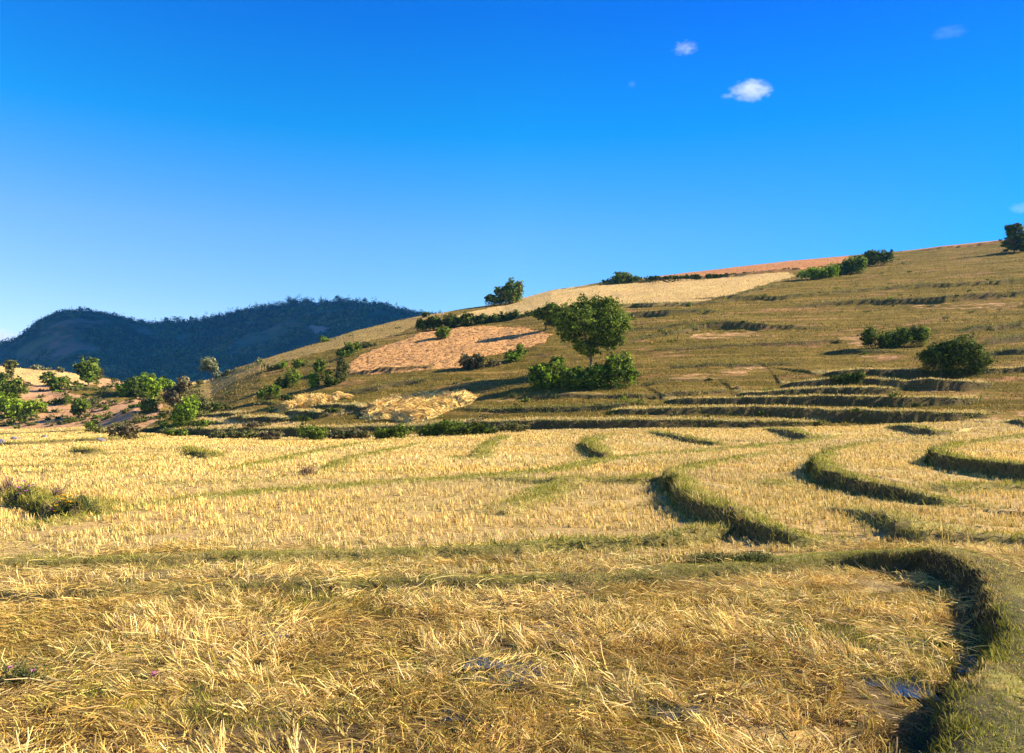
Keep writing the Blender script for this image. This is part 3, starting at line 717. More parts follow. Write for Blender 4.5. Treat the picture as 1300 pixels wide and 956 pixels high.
def plant(kind, px, py, lobes, pal, label, group=None, dens=1.0, leaf=None, extra=None, hollow=None, depth_from=None, flat=1.0):
    """kind tree/bush/hedge; px,py where it stands; lobes (cx,cy,rx,ry) give its outline, scaled to its real distance"""
    if depth_from is None: o = at(px, py)
    else:
        o = at(*depth_from); o[0] = (px - 650) / F * o[1]; o[2] = float(surface(np.array([o[0]]), np.array([o[1]]))[0])
    sc_ = o[1] / F
    W = []
    grow = {GL: 1.15, GS: 1.15, GB: 1.2}.get(group, 1.0)
    for (cx, cy, rx, ry) in lobes:
        rx *= grow; ry *= grow
        c0 = np.array([(cx - 650) * sc_, o[1], zz(cy, o[1])])
        R = np.array([rx * sc_, min(rx, ry * 1.6) * sc_ * flat, ry * sc_])
        # keep the lobe on the hill: lift or push to the ground under it
        nsub = 3 if rx < 7 else (6 if rx < 16 else 11)
        W.append((c0, R * .86))
        for _ in range(nsub):
            d = sphere_pts(1)[0]; f = rng.uniform(.32, .5)
            W.append((c0 + d * R * (1 - f * .75) * rng.uniform(.9, 1.12), R * f * rng.uniform(.7, 1.35, 3)))
    area = sum(rx * ry for _, _, rx, ry in lobes)
    n = int(np.clip(area * 20 * dens, 260, 30000))
    size = (leaf or 2.6) * sc_ * (1 if area > 60 else .8)
    root = link(kind, None, loc=tuple(o), label=label, cat='tree' if kind == 'tree' else ('hedge' if kind == 'hedge' else 'bush'), group=group)
    root.empty_display_size = .5
    V, Fc, C = leaves(W, n, size, PAL[pal], o, extra)
    # foliage never dips under the ground by more than a leaf
    g = surface(V[:, 0] + o[0], V[:, 1] + o[1]) - o[2]
    if kind != 'tree':   # leaves reach down to the grass all round
        q = np.repeat(rng.uniform(0, 1, len(V) // 4) < .34, 4); f = np.repeat(rng.uniform(0, 1, len(V) // 4), 4)
        V[:, 2] = np.where(q & (V[:, 2] > g), g + (V[:, 2] - g) * f, V[:, 2])
    V[:, 2] = np.maximum(V[:, 2], g + .02)
    link('crown' if kind == 'tree' else 'foliage', make_mesh('crown', V, Fc, M['leaf'], C * 1.05), root)
    top = np.array([W[0][0][0], W[0][0][1], W[0][0][2]]) - o
    H = max(top[2], .3)
    tb = []
    if kind == 'tree':
        r0 = max(H * .032, 1.0 * sc_)
        fork = np.array([top[0] * .35 + rng.normal(0, .03) * H, 0, H * .45])
        tb.append(tube([(0, 0, -.3), (fork[0] * .6, 0, H * .22), tuple(fork)], [r0 * 1.25, r0, r0 * .8]))
        targets = [w[0] - o for w in W if True][:9]
        for t_ in targets:
            md = fork * .5 + t_ * .5 + np.array([0, 0, -.06 * H])
            tb.append(tube([tuple(fork * .96), tuple(md), tuple(t_)], [r0 * .6, r0 * .35, r0 * .12], 5))
    else:
        for w in W[:max(4, len(lobes) * 2)]:
            t_ = w[0] - o
            gx = t_[0] * .75; gy = t_[1] * .75
            gz = float(surface(np.array([gx + o[0]]), np.array([gy + o[1]]))[0]) - o[2]
            tb.append(tube([(gx, gy, gz - .1), tuple((np.array([gx, gy, gz]) + t_) * .5 + .05 * sc_), tuple(t_)], [.5 * sc_, .35 * sc_, .15 * sc_], 5))
    if kind == 'tree':
        V, Fc = join_tubes(tb)
        link('trunk', make_mesh('trunk', V, Fc, M['bark'], smooth=True), root)
    else:
        for V, Fc in tb[:4]: link('stem', make_mesh('stem', V, Fc, M['bark'], smooth=True), root)
    return root

GL = 'trees on the low red hill'; GS = 'bushes on the low red hill'
GM = 'bushes on the left flank of the main hill'; GB = 'scrub bushes along the foot of the hill'; GR = 'bushes along the top of the hill'
PL = [
 # --- low red hill at far left
 ('tree', 16, 482, [(14, 463, 7, 6), (14, 470, 5, 8)], 'olive', 'slim pale green tree with bare lower trunk on the golden crest at far left', GL, {}),
 ('bush', 4, 486, [(3, 479, 10, 6)], 'dark', 'dark round bush below the slim crest tree at the left edge', GS, {}),
 ('tree', 20, 512, [(4, 496, 14, 13), (22, 493, 11, 10)], 'green', 'large dark green spreading tree at the left edge of the photo', GL, {}),
 ('tree', 12, 530, [(13, 516, 15, 13), (2, 508, 10, 10)], 'bright', 'bright green broad tree lowest on the left edge of the red hill', GL, {}),
 ('bush', 29, 538, [(28, 531, 7, 7)], 'dark', 'dark upright bush at the foot of the bright green left edge tree', GS, {}),
 ('tree', 66, 496, [(61, 482, 9, 8), (76, 487, 11, 9)], 'green', 'broad flat topped green tree with visible trunk below the golden field', GL, {}),
 ('tree', 43, 526, [(44, 515, 11, 9)], 'bright', 'round bright green tree in the middle of the bare red slope', GL, {}),
 ('bush', 84, 513, [(84, 505, 6, 8)], 'green', 'narrow upright green bush right of the broad flat topped tree', GS, {}),
 ('bush', 73, 513, [(72, 508, 6, 5)], 'dark', 'small dark bush touching the narrow upright green bush', GS, {}),
 ('tree', 101, 531, [(105, 512, 10, 9), (100, 519, 8, 8)], 'green', 'rounded green tree with short trunk on the lower right of the red slope', GL, {}),
 ('tree', 112, 492, [(112, 468, 12, 11), (103, 457, 3, 6), (112, 480, 9, 6), (101, 471, 5, 6)], 'green', 'tallest green tree on the crest of the low red hill, with a pointed left top', GL, {}),
 ('tree', 37, 468, [(37, 460, 5, 4)], 'olive', 'tiny round headed tree standing on the golden crest', GL, {}),
 ('hedge', 52, 470, [(46, 466, 8, 3), (58, 468, 8, 2)], 'pale', 'low pale hedge on the golden crest beside the tiny round tree', None, {}),
 ('bush', 77, 473, [(77, 469, 4, 4)], 'olive', 'small olive bush on the crest between the pale hedge and the tallest tree', GS, {}),
 ('tree', 126, 482, [(125, 474, 5, 8)], 'olive', 'olive tree leaning against the right side of the tallest crest tree', GL, {}),
 ('tree', 141, 480, [(141, 470, 7, 7)], 'pale', 'pale olive round tree on the reddish crest, first right of the gap', GL, {}),
 ('tree', 152, 480, [(151, 472, 4, 7)], 'pale', 'narrow pale tree between the pale round tree and the grey feathery tree', GL, {}),
 ('tree', 163, 484, [(162, 474, 6, 7)], 'dry', 'grey feathery half bare tree above the bright green grove', GL, {}),
 ('tree', 160, 503, [(158, 493, 9, 9), (163, 487, 5, 7)], 'bright', 'bright green conical tree at the left end of the grove', GL, {}),
 ('tree', 174, 505, [(173, 492, 9, 12)], 'green', 'mid green tree in the grove between two brighter trees', GL, {}),
 ('tree', 190, 505, [(187, 484, 10, 9), (193, 492, 11, 11)], 'bright', 'tallest bright green round tree of the grove', GL, {}),
 ('tree', 211, 501, [(210, 489, 8, 9)], 'bright', 'bright green tree at the right end of the grove', GL, {}),
 ('bush', 183, 508, [(183, 502, 6, 5)], 'dark', 'small dark bush at the foot of the grove', GS, {}),
 ('bush', 122, 517, [(122, 510, 6, 6)], 'olive', 'dull olive bush right of the rounded green tree on the red slope', GS, {}),
 ('bush', 75, 524, [(73, 522, 6, 2.5)], 'olive', 'low flat olive bush on bare red soil between two green trees', GS, {}),
 ('bush', 57, 524, [(57, 521, 4, 3)], 'green', 'tiny green bush right beside the round bright tree on red soil', GS, {}),
 ('bush', 44, 533, [(43, 530, 5, 4)], 'dark', 'small dark bush just below the round bright tree', GS, {}),
 ('bush', 98, 489, [(98, 487, 8, 3)], 'dark', 'low dark bush left of the trunk of the tallest crest tree', GS, {}),
 ('bush', 90, 534, [(89, 532, 5, 3)], 'dark', 'small dark bush left of the short trunk of the rounded green tree', GS, {}),
 ('bush', 160, 524, [(160, 521, 6, 3.5)], 'olive', 'low olive bush on the red gully slope below the grove', GS, {}),
 ('bush', 20, 545, [(20, 541, 4, 3)], 'green', 'tiny green bush at the foot of the red hill near the left edge', GS, {}),
 ('bush', 135, 520, [(135, 517, 5, 4)], 'green', 'small green bush alone in the middle of the dry gully slope', GS, {}),
 ('bush', 131, 500, [(134, 497, 9, 5)], 'olive', 'wide sparse olive bush on the slope left of the grove', GS, {'dens': .6}),
 ('bush', 35, 490, [(35, 487, 5, 3.5)], 'dry', 'brownish bush at the lower edge of the golden crest field', GS, {}),
 # --- gully between the hills
 ('bush', 234, 487, [(234, 482, 6, 4)], 'pale', 'pale green bush on the saddle between the two hills', GM, {}),
 ('bush', 255, 488, [(254, 486, 7, 3)], 'olive', 'low olive bush left of the trunk of the lone tree', GM, {}),
 ('tree', 269, 484, [(266, 459, 10, 8), (260, 466, 7, 6), (271, 467, 6, 5), (276, 473, 3, 3)], 'pale', 'lone tall tree with leaning bare trunk and rounded crown on the saddle', None, {}),
 ('bush', 279, 480, [(278, 476, 6, 4)], 'pale', 'small pale bush right of the lone tall tree', GM, {}),
 ('bush', 289, 475, [(289, 472, 5, 3)], 'olive', 'tiny bush on the skyline just right of the lone tall tree', GM, {}),
 ('tree', 222, 523, [(232, 488, 9, 11), (220, 503, 13, 13)], 'dry', 'tall brownish green tree in the gully behind the bright bush', None, {}),
 ('bush', 238, 538, [(238, 516, 14, 14), (232, 526, 14, 10)], 'bright', 'big bright green bush at the mouth of the gully', GM, {}),
 ('bush', 262, 524, [(260, 513, 14, 9)], 'olive', 'broad hazy olive bush right of the big bright gully bush', GM, {'dens': .8}),
 ('bush', 190, 523, [(189, 514, 12, 8)], 'green', 'spreading green bush left of the brownish gully tree', GM, {}),
 ('bush', 277, 521, [(276, 515, 7, 5)], 'dark', 'dark small bush right of the hazy olive bush', GM, {}),
 ('bush', 289, 520, [(289, 516, 5, 4)], 'dark', 'second dark small bush from the hazy olive bush, further right', GM, {}),
 # --- left flank of main hill
 ('bush', 340, 508, [(335, 499, 10, 8), (346, 493, 9, 6)], 'green', 'green bush with a long shadow, leftmost large bush on the flank', GM, {}),
 ('bush', 362, 492, [(358, 486, 9, 7), (370, 477, 10, 9)], 'green', 'tall green bush uphill of the leftmost large flank bush', GM, {}),
 ('bush', 366, 516, [(366, 509, 9, 8)], 'dark', 'dark round bush just above the left straw heap', GM, {}),
 ('bush', 401, 508, [(402, 504, 6, 4)], 'dark', 'small dark bush above the middle of the left straw heap', GM, {}),
 ('bush', 345, 470, [(345, 466, 8, 4), (334, 463, 5, 3)], 'olive', 'low olive bush near the skyline at the left end of the bush row', GM, {}),
 ('bush', 356, 468, [(357, 463, 8, 5)], 'bright', 'bright low bush in the row, next to the olive skyline bush', GM, {}),
 ('bush', 382, 466, [(380, 461, 12, 5)], 'green', 'green bush at the right end of the upper bush row', GM, {}),
 ('bush', 330, 462, [(329, 458, 6, 4)], 'pale', 'pale skyline bush above the left end of the bush row', GM, {}),
 ('bush', 398, 492, [(398, 482, 9, 9)], 'bright', 'bright lime green bush in the cluster left of the ploughed field', GM, {}),
 ('bush', 405, 475, [(405, 464, 8, 9)], 'green', 'tall green bush behind the lime green bush', GM, {}),
 ('bush', 418, 490, [(417, 479, 10, 9), (425, 486, 8, 6)], 'dark', 'dark shaded bush in the middle of the cluster by the ploughed field', GM, {}),
 ('bush', 434, 484, [(435, 466, 9, 13), (432, 476, 9, 8)], 'olive', 'tall olive bush touching the left corner of the ploughed field', GM, {}),
 ('bush', 440, 453, [(437, 448, 10, 7), (448, 440, 9, 6)], 'green', 'rounded green bush on the upper left edge of the ploughed field', GM, {}),
 ('bush', 466, 441, [(466, 437, 14, 4)], 'olive', 'low long olive bush along the upper edge of the ploughed field', GM, {}),
 ('bush', 411, 434, [(411, 430, 7, 4)], 'bright', 'small bright bush alone on the left skyline of the main hill', GM, {}),
 ('bush', 562, 430, [(562, 421, 10, 8)], 'green', 'round green bush standing alone in the ploughed field', None, {}),
 ('hedge', 560, 417, [(536, 411, 9, 7), (552, 408, 11, 8.5), (572, 406, 12, 8.5), (592, 406, 12, 8.5), (612, 405, 12, 8.5), (632, 405, 12, 8.5), (652, 404, 12, 8.5), (672, 402, 12, 8), (650, 410, 14, 5), (675, 409, 14, 6)], 'dark', 'long dark hedge along the top of the ploughed field', None, {'depth_from': (560, 418), 'dens': 1.1, 'flat': .6}),
 ('bush', 532, 404, [(541, 399, 6, 4)], 'dark', 'small dark bush at the left end of the long hedge on the skyline', GM, {}),
 ('tree', 692, 420, [(700, 394, 14, 9), (686, 398, 10, 8), (700, 406, 14, 8)], 'green', 'bushy green tree behind and left of the big round tree', None, {}),
 ('bush', 600, 468, [(592, 457, 9, 9), (606, 457, 11, 9)], 'dry', 'dark brownish bush at the lower right corner of the ploughed field', GM, {'extra': ([(.05, .06, .015)], .5)}),
 ('bush', 632, 465, [(628, 460, 8, 5)], 'dry', 'low brownish bush right of the dark brownish bush', GM, {}),
 ('bush', 655, 458, [(650, 452, 10, 6), (661, 444, 6, 9)], 'bright', 'light green bush in the gap between the ploughed field and the big tree', GM, {}),
 # --- skyline of the main hill
 ('bush', 645, 386, [(653, 364, 12, 10), (640, 371, 13, 9), (624, 379, 9, 5), (652, 374, 13, 8), (636, 380, 12, 5)], 'green', 'large leafy bush alone on the skyline left of the golden field', GR, {'extra': ([(.16, .08, .04)], .08)}),
 ('bush', 788, 358, [(791, 352, 14, 6), (774, 356, 12, 3), (808, 353, 10, 3)], 'green', 'low spreading bush on the skyline above the big round tree', GR, {}),
 ('hedge', 912, 352, [(830, 353, 14, 2.2), (855, 352, 14, 2.2), (880, 351, 14, 2.5), (905, 350.5, 14, 2.5), (930, 349, 14, 2.2), (955, 347, 14, 2.2), (980, 345, 14, 2), (1003, 342, 12, 2)], 'dark', 'thin dark hedge line between the golden field and the brown skyline field', None, {'depth_from': (912, 353), 'flat': .5}),
 ('bush', 1036, 354, [(1028, 347, 14, 6), (1046, 344, 14, 7), (1056, 343, 10, 7)], 'bright', 'bright green bush at the lower left end of the ridge bush row', GR, {}),
 ('bush', 1072, 348, [(1066, 341, 14, 7), (1082, 334, 14, 9), (1092, 333, 10, 8)], 'green', 'middle green bush of the ridge bush row', GR, {}),
 ('bush', 1110, 338, [(1100, 328, 12, 8), (1114, 325, 12, 9), (1126, 325, 8, 7)], 'dark', 'dark bush at the upper right end of the ridge bush row', GR, {}),
 ('tree', 1288, 321, [(1288, 292, 10, 8), (1283, 308, 11, 11), (1296, 306, 11, 12)], 'dark', 'dense dark tree with reddish top on the skyline at the right edge', None, {'extra': ([(.22, .09, .05)], .12)}),
 ('bush', 875, 389, [(875, 387, 5, 2.5)], 'green', 'tiny bush on the lower edge of the golden hill field', GR, {}),
 ('bush', 807, 390, [(808, 387, 7, 2.2)], 'dark', 'tiny dark bush at the golden field edge just right of the big tree', GR, {}),
 # --- right slope
 ('bush', 1135, 441, [(1106, 427, 11, 11), (1122, 429, 12, 9), (1146, 426, 15, 10), (1166, 422, 14, 9), (1130, 438, 14, 4)], 'green', 'wide green and brown bush on the slope above the big dark bush', None, {'extra': ([(.12, .08, .04)], .12)}),
 ('bush', 1213, 470, [(1190, 452, 22, 16), (1215, 447, 26, 17), (1243, 456, 18, 12)], 'dark', 'big dense dark bush above the terraces on the right', None, {}),
 ('bush', 1078, 484, [(1072, 479, 18, 5), (1090, 477, 10, 5)], 'dark', 'low dark bush at the left end of the top terrace', None, {}),
 # --- foot of the hill
 ('bush', 118, 549, [(117, 541, 7, 7)], 'green', 'green bush standing at the far edge of the stubble near the boulders', GB, {}),
 ('bush', 133, 551, [(132, 546, 9, 5)], 'olive', 'low olive bush right of the green bush near the boulders', GB, {}),
 ('bush', 157, 556, [(150, 546, 10, 9), (164, 547, 10, 9)], 'dry', 'wide dry brownish bush at the edge of the stubble', GB, {'dens': .7}),
 ('bush', 224, 554, [(219, 548, 8, 5), (231, 549, 7, 4)], 'green', 'small green bush on the low bank below the gully', GB, {}),
 ('bush', 257, 541, [(257, 537, 12, 4)], 'green', 'low green bush on the small golden terrace', GB, {}),
 ('bush', 300, 557, [(285, 552, 22, 5), (312, 551, 22, 5)], 'olive', 'long low olive bush on the bank below the small terraces', GB, {}),
 ('bush', 345, 559, [(345, 553, 16, 5)], 'dry', 'low brown bush on the bank left of the green bank bush', GB, {}),
 ('bush', 392, 559, [(388, 547, 12, 9), (403, 550, 12, 7)], 'green', 'rounded green bush on the bank below the left straw heap', GB, {}),
 ('bush', 440, 558, [(432, 551, 15, 6), (455, 551, 14, 5)], 'dry', 'brownish bush on the bank between two green bank bushes', GB, {'extra': ([(.06, .09, .02)], .4)}),
 ('bush', 498, 557, [(488, 550, 14, 6), (508, 548, 11, 8)], 'green', 'green bush directly below the large straw heap', GB, {}),
 ('bush', 556, 554, [(548, 546, 15, 7), (570, 543, 15, 9)], 'green', 'dense green bush right of the large straw heap', GB, {}),
 ('bush', 603, 552, [(598, 544, 16, 7), (620, 545, 12, 6)], 'dark', 'dark bush at the right end of the bank bushes', GB, {}),
 ('bush', 655, 549, [(650, 543, 18, 5)], 'olive', 'flat olive bush on the bank below the big round tree', GB, {'dens': .7}),
 ('bush', 380, 535, [(386, 532, 14, 4)], 'dark', 'low dark bush on the terrace just under the left straw heap', GB, {}),
 ('bush', 326, 542, [(324, 539, 18, 3)], 'dry', 'low brown bush on the small golden terrace', GB, {}),
 ('bush', 421, 524, [(421, 521, 12, 3)], 'dark', 'low dark bush between the two straw heaps', GB, {}),
]
for (k, px, py, lobes, pal, label, group, kw) in PL:
    plant(k, px, py, lobes, pal, label, group, **kw)
# the big round tree and the bushes that hide its foot
plant('tree', 753, 474, [(750, 412, 42, 32), (728, 402, 24, 22), (777, 401, 20, 22), (752, 388, 26, 14), (720, 420, 18, 14), (744, 440, 18, 12), (774, 430, 18, 13), (788, 412, 10, 15), (752, 448, 11, 6)], 'green',
      'big round green tree with short trunk in the middle of the hillside', None, 1.0, 2.7)
plant('bush', 697, 490, [(708, 462, 11, 12), (688, 473, 16, 10), (702, 481, 22, 9), (720, 478, 12, 11)], 'bright', 'upright green bush left of the big round tree, at the end of its shadow', None, .9, 3.0, ([(.05, .08, .014)], .35))
plant('bush', 768, 490, [(787, 462, 20, 15), (762, 474, 22, 12), (735, 478, 22, 11), (800, 474, 12, 10), (752, 482, 30, 7)], 'bright', 'wide bright green bush hiding the foot of the big round tree', None, .9, 3.0, ([(.05, .085, .014), (.10, .13, .02)], .45))

def scrub():
    n0 = 5200
    px = rng.uniform(-140, 1440, n0)
    px[:2600] = rng.uniform(-140, 260, 2600)
    t = rng.uniform(0, 1, n0)
    fd = foot_d(px); cd = crest_d(px)
    y = fd + (cd - fd) * t ** 1.4; x = (px - 650) / F * y
    z0 = base_z(x, y) + relief(x, y); dz, gr, fc, td = steps(x, y)
    pl, go, ba, qx, qy = zones(x, y, z0 + dz)
    lf = px < 262
    pr = np.where(lf, .27 * (fbm(x / 9, y / 9, 301, 3) > .45), .10 * (fbm(x / 12, y / 8, 303, 3) > .50) + .5 * (fc > .3))
    keep = (rng.uniform(0, 1, n0) < pr) & (pl < .5) & (go < .5)
    x, y, z, lf = x[keep], y[keep], (z0 + dz)[keep], lf[keep]; n = len(x); k = 46
    R_ = rng.uniform(.25, .9, n) * np.where(lf, 1.15, 1.0)
    sp = sphere_pts(n * k).reshape(n, k, 3) * (rng.uniform(.3, 1, (n, k, 1)))
    P = np.stack([x[:, None] + sp[..., 0] * R_[:, None] * 1.5, y[:, None] + sp[..., 1] * R_[:, None], z[:, None] + np.abs(sp[..., 2]) * R_[:, None] * .9], -1).reshape(-1, 3)
    m = n * k; nr = sphere_pts(m) + np.array([0, 0, .4]); nr /= np.linalg.norm(nr, axis=1)[:, None]
    t_ = np.cross(nr, sphere_pts(m)); t_ /= np.linalg.norm(t_, axis=1)[:, None]; b = np.cross(nr, t_)
    s = (rng.uniform(.18, .4, m) * np.repeat(np.where(lf, 1.5, 1), k))[:, None]
    V = np.stack([P - t_ * s * .5, P + b * s * .33, P + t_ * s * .5, P - b * s * .33], 1).reshape(-1, 3)
    pal = np.concatenate([PAL['green'][:3], PAL['olive'], PAL['dry'][:2], PAL['dark'][:2]])
    C = np.repeat(pal[rng.integers(0, len(pal), n)] * rng.normal(1, .2, (n, 1)).clip(.5, 1.5), k * 4, axis=0)
    link('ground_scrub', make_mesh('ground_scrub', V, np.arange(m)[:, None] * 4 + np.array([0, 1, 2, 3]), M['leaf'], C), kind='stuff', label='low scattered scrub and weeds dotting the hillsides', cat='scrub')
scrub()

# ------------------------------------------------------------------ straw heaps
def heap(poly, hpx, label):
    poly = np.array(poly, float)
    W = np.array([unproject(p[0], p[1], lambda a, b: base_z(a, b)) for p in poly])
    c = W.mean(0)
    o = np.array([c[0], c[1], float(surface(c[:1], c[1:])[0])])
    gx = np.linspace(W[:, 0].min(), W[:, 0].max(), 90); gy = np.linspace(W[:, 1].min(), W[:, 1].max(), 70)
    X, Y = np.meshgrid(gx, gy); x = X.ravel(); y = Y.ravel()
    # distance to the outline, positive inside
    best = np.full(len(x), 1e9)
    for i in range(len(W)):
        a = W[i]; b = W[(i + 1) % len(W)]; d = b - a
        t = np.clip(((x - a[0]) * d[0] + (y - a[1]) * d[1]) / (d @ d + 1e-9), 0, 1)
        best = np.minimum(best, np.hypot(x - a[0] - t * d[0], y - a[1] - t * d[1]))
    ins = inpoly(x, y, [tuple(w) for w in W])
    s = np.where(ins, best, -best) + (fbm(x / .8, y / .8, 201, 3) - .5) * 1.2
    H = hpx * c[1] / F
    g = surface(x, y)
    hh = H * sstep(-.1, 1.6, s) * (.45 + 1.0 * fbm(x / 1.1, y / 1.1, 203, 3))
    V = np.column_stack([x, y, g + np.where(s > -.1, hh, -.3)]) - o
    idx = np.arange(len(x)).reshape(len(gy), len(gx))
    q = np.stack([idx[:-1, :-1], idx[:-1, 1:], idx[1:, 1:], idx[1:, :-1]], -1).reshape(-1, 4)
    q = q[(s[q] > -.1).any(1)]
    C = STRAW[0] * 1.0 * (.7 + .5 * fbm(x / .5, y / .5, 207, 2))[:, None]
    # bundles of straw lying over the mound
    n = 14000
    i = rng.choice(np.nonzero(s > .1)[0], n)
    P = V[i] + np.column_stack([rng.normal(0, .12, n), rng.normal(0, .12, n), rng.uniform(-.02, .10, n)])
    az = math.pi * .5 + (fbm(P[:, 0] / 1.3 + 50, P[:, 1] / 1.3, 209, 2) - .5) * 7 + rng.normal(0, .3, n)
    tl = np.clip(rng.normal(1.3, .2, n), .7, 1.5)
    D = np.column_stack([np.sin(tl) * np.cos(az), np.sin(tl) * np.sin(az), np.cos(tl)])
    Cs = pick(STRAW, n, .2) * (.7 + .8 * fbm(P[:, 0] / .9 + 9, P[:, 1] / .9, 211, 2))[:, None] * np.array([[.98, .95, .92]])
    b = blades(P, D, rng.uniform(.35, 1.0, n), rng.uniform(.05, .12, n), Cs, taper=.5)
    v, f, cc = merge([(V, q, C), b])
    link('straw_heap', make_mesh('straw_heap', v, f, M['straw'], cc), loc=tuple(o), label=label, cat='straw heap', group='straw heaps on the slope')
heap([(459, 536), (470, 521), (490, 513), (520, 506), (550, 502), (590, 503), (606, 507), (598, 515), (570, 523), (545, 536), (522, 541), (495, 536)], 8, 'large loose heap of threshed straw spread down the bank below the ploughed field')
heap([(348, 527), (352, 519), (366, 517), (382, 513), (396, 509), (425, 509), (430, 513), (400, 521), (375, 525)], 6, 'long mounded straw heap left of the large spread heap')
heap([(426, 509), (430, 505), (438, 504), (444, 506), (438, 510)], 5, 'small pointed straw heap between the long heap and the large heap')

# ------------------------------------------------------------------ boulders
def boulder(px, py, w, h, label, seed):
    o = at(px, py); s = o[1] / F
    th = np.linspace(0, math.pi * .62, 9); ph = np.linspace(0, 2 * math.pi, 17)[:-1]
    T, Pp = np.meshgrid(th, ph, indexing='ij')
    r = 1 + (fbm(np.cos(Pp) * 1.4 + T + seed, np.sin(Pp) * 1.4 + 7, seed, 3) - .5) * .5
    V = np.column_stack([(np.sin(T) * np.cos(Pp) * r * w * .5 * s).ravel(), (np.sin(T) * np.sin(Pp) * r * w * .4 * s).ravel(), (np.cos(T) * r * h * s).ravel()])
    Fc = []
    for i in range(len(th) - 1):
        for k in range(16): Fc.append((i * 16 + k, (i + 1) * 16 + k, (i + 1) * 16 + (k + 1) % 16, i * 16 + (k + 1) % 16))
    link('boulder', make_mesh('boulder', V, Fc, M['stone'], smooth=True), loc=tuple(o), label=label, cat='boulder', group='grey boulders in the far stubble')
boulder(1, 563, 12, 5, 'grey boulder cut by the left edge of the photo', 3)
boulder(19, 559, 11, 4.6, 'widest grey boulder, second from the left edge, in the stubble', 5)
boulder(56, 556, 9, 3.6, 'smallest dark grey boulder, alone in the pale stubble', 8)
boulder(127, 559, 13, 3.0, 'flat pale grey boulder beside the dry brownish bush', 12)
# whitewashed marker on the ridge
def marker():
    o = at(562, 399.5); s = o[1] / F
    import bmesh
    bm = bmesh.new(); bmesh.ops.create_cube(bm, size=1)
    for v in bm.verts:
        k = 1.0 if v.co.z < 0 else .7
        v.co = Vector((v.co.x * 1.7 * s * k, v.co.y * 1.5 * s * k, (v.co.z + .5) * 3.2 * s - .1))
    bmesh.ops.bevel(bm, geom=list(bm.edges), offset=.25 * s, segments=2, affect='EDGES')
    me = bpy.data.meshes.new('marker_stone'); bm.to_mesh(me); bm.free(); me.materials.append(M['white'])
    link('marker_stone', me, loc=tuple(o), label='tiny white marker stone on the left skyline above the hedge', cat='stone')
marker()

# ------------------------------------------------------------------ weeds and flowers on the near bunds
def weed(name, px, py, hpx, wpx, pal, label, cat, group=None, flowers=None, n=160, spread=.7):
    o = at(px, py); s = o[1] / F; H = hpx * s; W = wpx * s
    root = link(name, None, loc=tuple(o), label=label, cat=cat, group=group)
    P = np.column_stack([rng.normal(0, W * .22, n), rng.normal(0, W * .15, n), np.zeros(n)])
    P[:, 2] = surface(P[:, 0] + o[0], P[:, 1] + o[1]) - o[2] - .02
    D = np.column_stack([P[:, 0] / W * spread + rng.normal(0, .25, n), rng.normal(0, .3, n), np.ones(n)]); D /= np.linalg.norm(D, axis=1)[:, None]
    L = H * rng.uniform(.35, 1.05, n)
    a = blades(P, D, L, rng.uniform(.7, 1.3, n) * max(.007, .5 * s), pick(pal, n, .25), bend=.1, taper=.4)
    # small leaves along the stems
    m = n * 5; j = rng.integers(0, n, m); t = rng.uniform(.15, 1, m)
    Q = P[j] + D[j] * (L[j] * t)[:, None]
    b = blades(Q, upright(m, rng.uniform(.3, 1.5, m)), rng.uniform(.5, 1.2, m) * max(.03, 1.8 * s), np.full(m, max(.012, .8 * s)), pick(pal, m, .25), bend=.05, taper=.3)
    V, Fc, C = merge([a, b])
    link('foliage', make_mesh('foliage', V, Fc, M['grass'], C), root)
    if flowers is not None:
        col, nf, size = flowers
        j = rng.choice(n, nf); Q = P[j] + D[j] * L[j][:, None]
        for q in Q:
            k = 9; az = np.arange(k) / k * 2 * math.pi
            Dd = np.column_stack([np.cos(az), np.sin(az), np.full(k, .5)]); Dd /= np.linalg.norm(Dd, axis=1)[:, None]
            V, Fc, C = blades(np.repeat(q[None], k, 0), Dd, np.full(k, size), np.full(k, size * .7), pick(np.array(col), k, .12), taper=.6)
            link('flower', make_mesh('flower', V, Fc, M['petal'], C), root)
    return root
WG = np.array([(.07, .11, .02), (.12, .15, .03), (.20, .18, .06), (.10, .09, .03)])
WD = np.array([(.28, .17, .10), (.36, .24, .14), (.20, .12, .07)])
PINK = [(.75, .22, .55), (.65, .14, .45)]; YEL = [(.85, .55, .03), (.75, .45, .02)]
G2 = 'flowering weeds on the left bund'
weed('weed', 25, 633, 22, 30, WG, 'green weed with bright pink flowers on the bund at far left', 'weed', G2, (PINK, 9, .05), 200)
weed('weed', 80, 650, 24, 22, WG, 'green weed with a yellow flowering tuft on the left bund', 'weed', G2, (YEL, 14, .05), 160)
weed('weed', 66, 655, 12, 10, WG, 'small weed with two pink blooms left of the yellow tuft', 'weed', G2, (PINK, 3, .05), 60)
weed('weed', 112, 648, 13, 24, WG, 'dark green leafy weed at the right end of the flowering bund', 'weed', G2, None, 240)
weed('weed', 45, 642, 8, 30, WG, 'low green weed between the pink and the yellow flowers', 'weed', G2, None, 240)
weed('dry_weed', 74, 632, 20, 12, WD, 'small reddish brown dry weed rising from the stubble above the yellow tuft', 'weed', None, None, 70)
weed('dry_weed', 8, 625, 22, 20, WD, 'reddish dry weed behind the pink flowers at the left edge', 'weed', None, (PINK, 3, .04), 90)
weed('dry_weed', 390, 604, 18, 15, WD, 'pinkish brown dry weed alone in the middle of the stubble', 'weed', None, None, 90)
weed('weed', 905, 712, 12, 70, WG * .8, 'dense dark green weed patch against the bund right of centre', 'weed', None, None, 420, 1.0)
weed('weed', 955, 712, 13, 44, WG, 'lower green weed patch right of the dense dark one on the bund', 'weed', None, None, 500, 1.0)
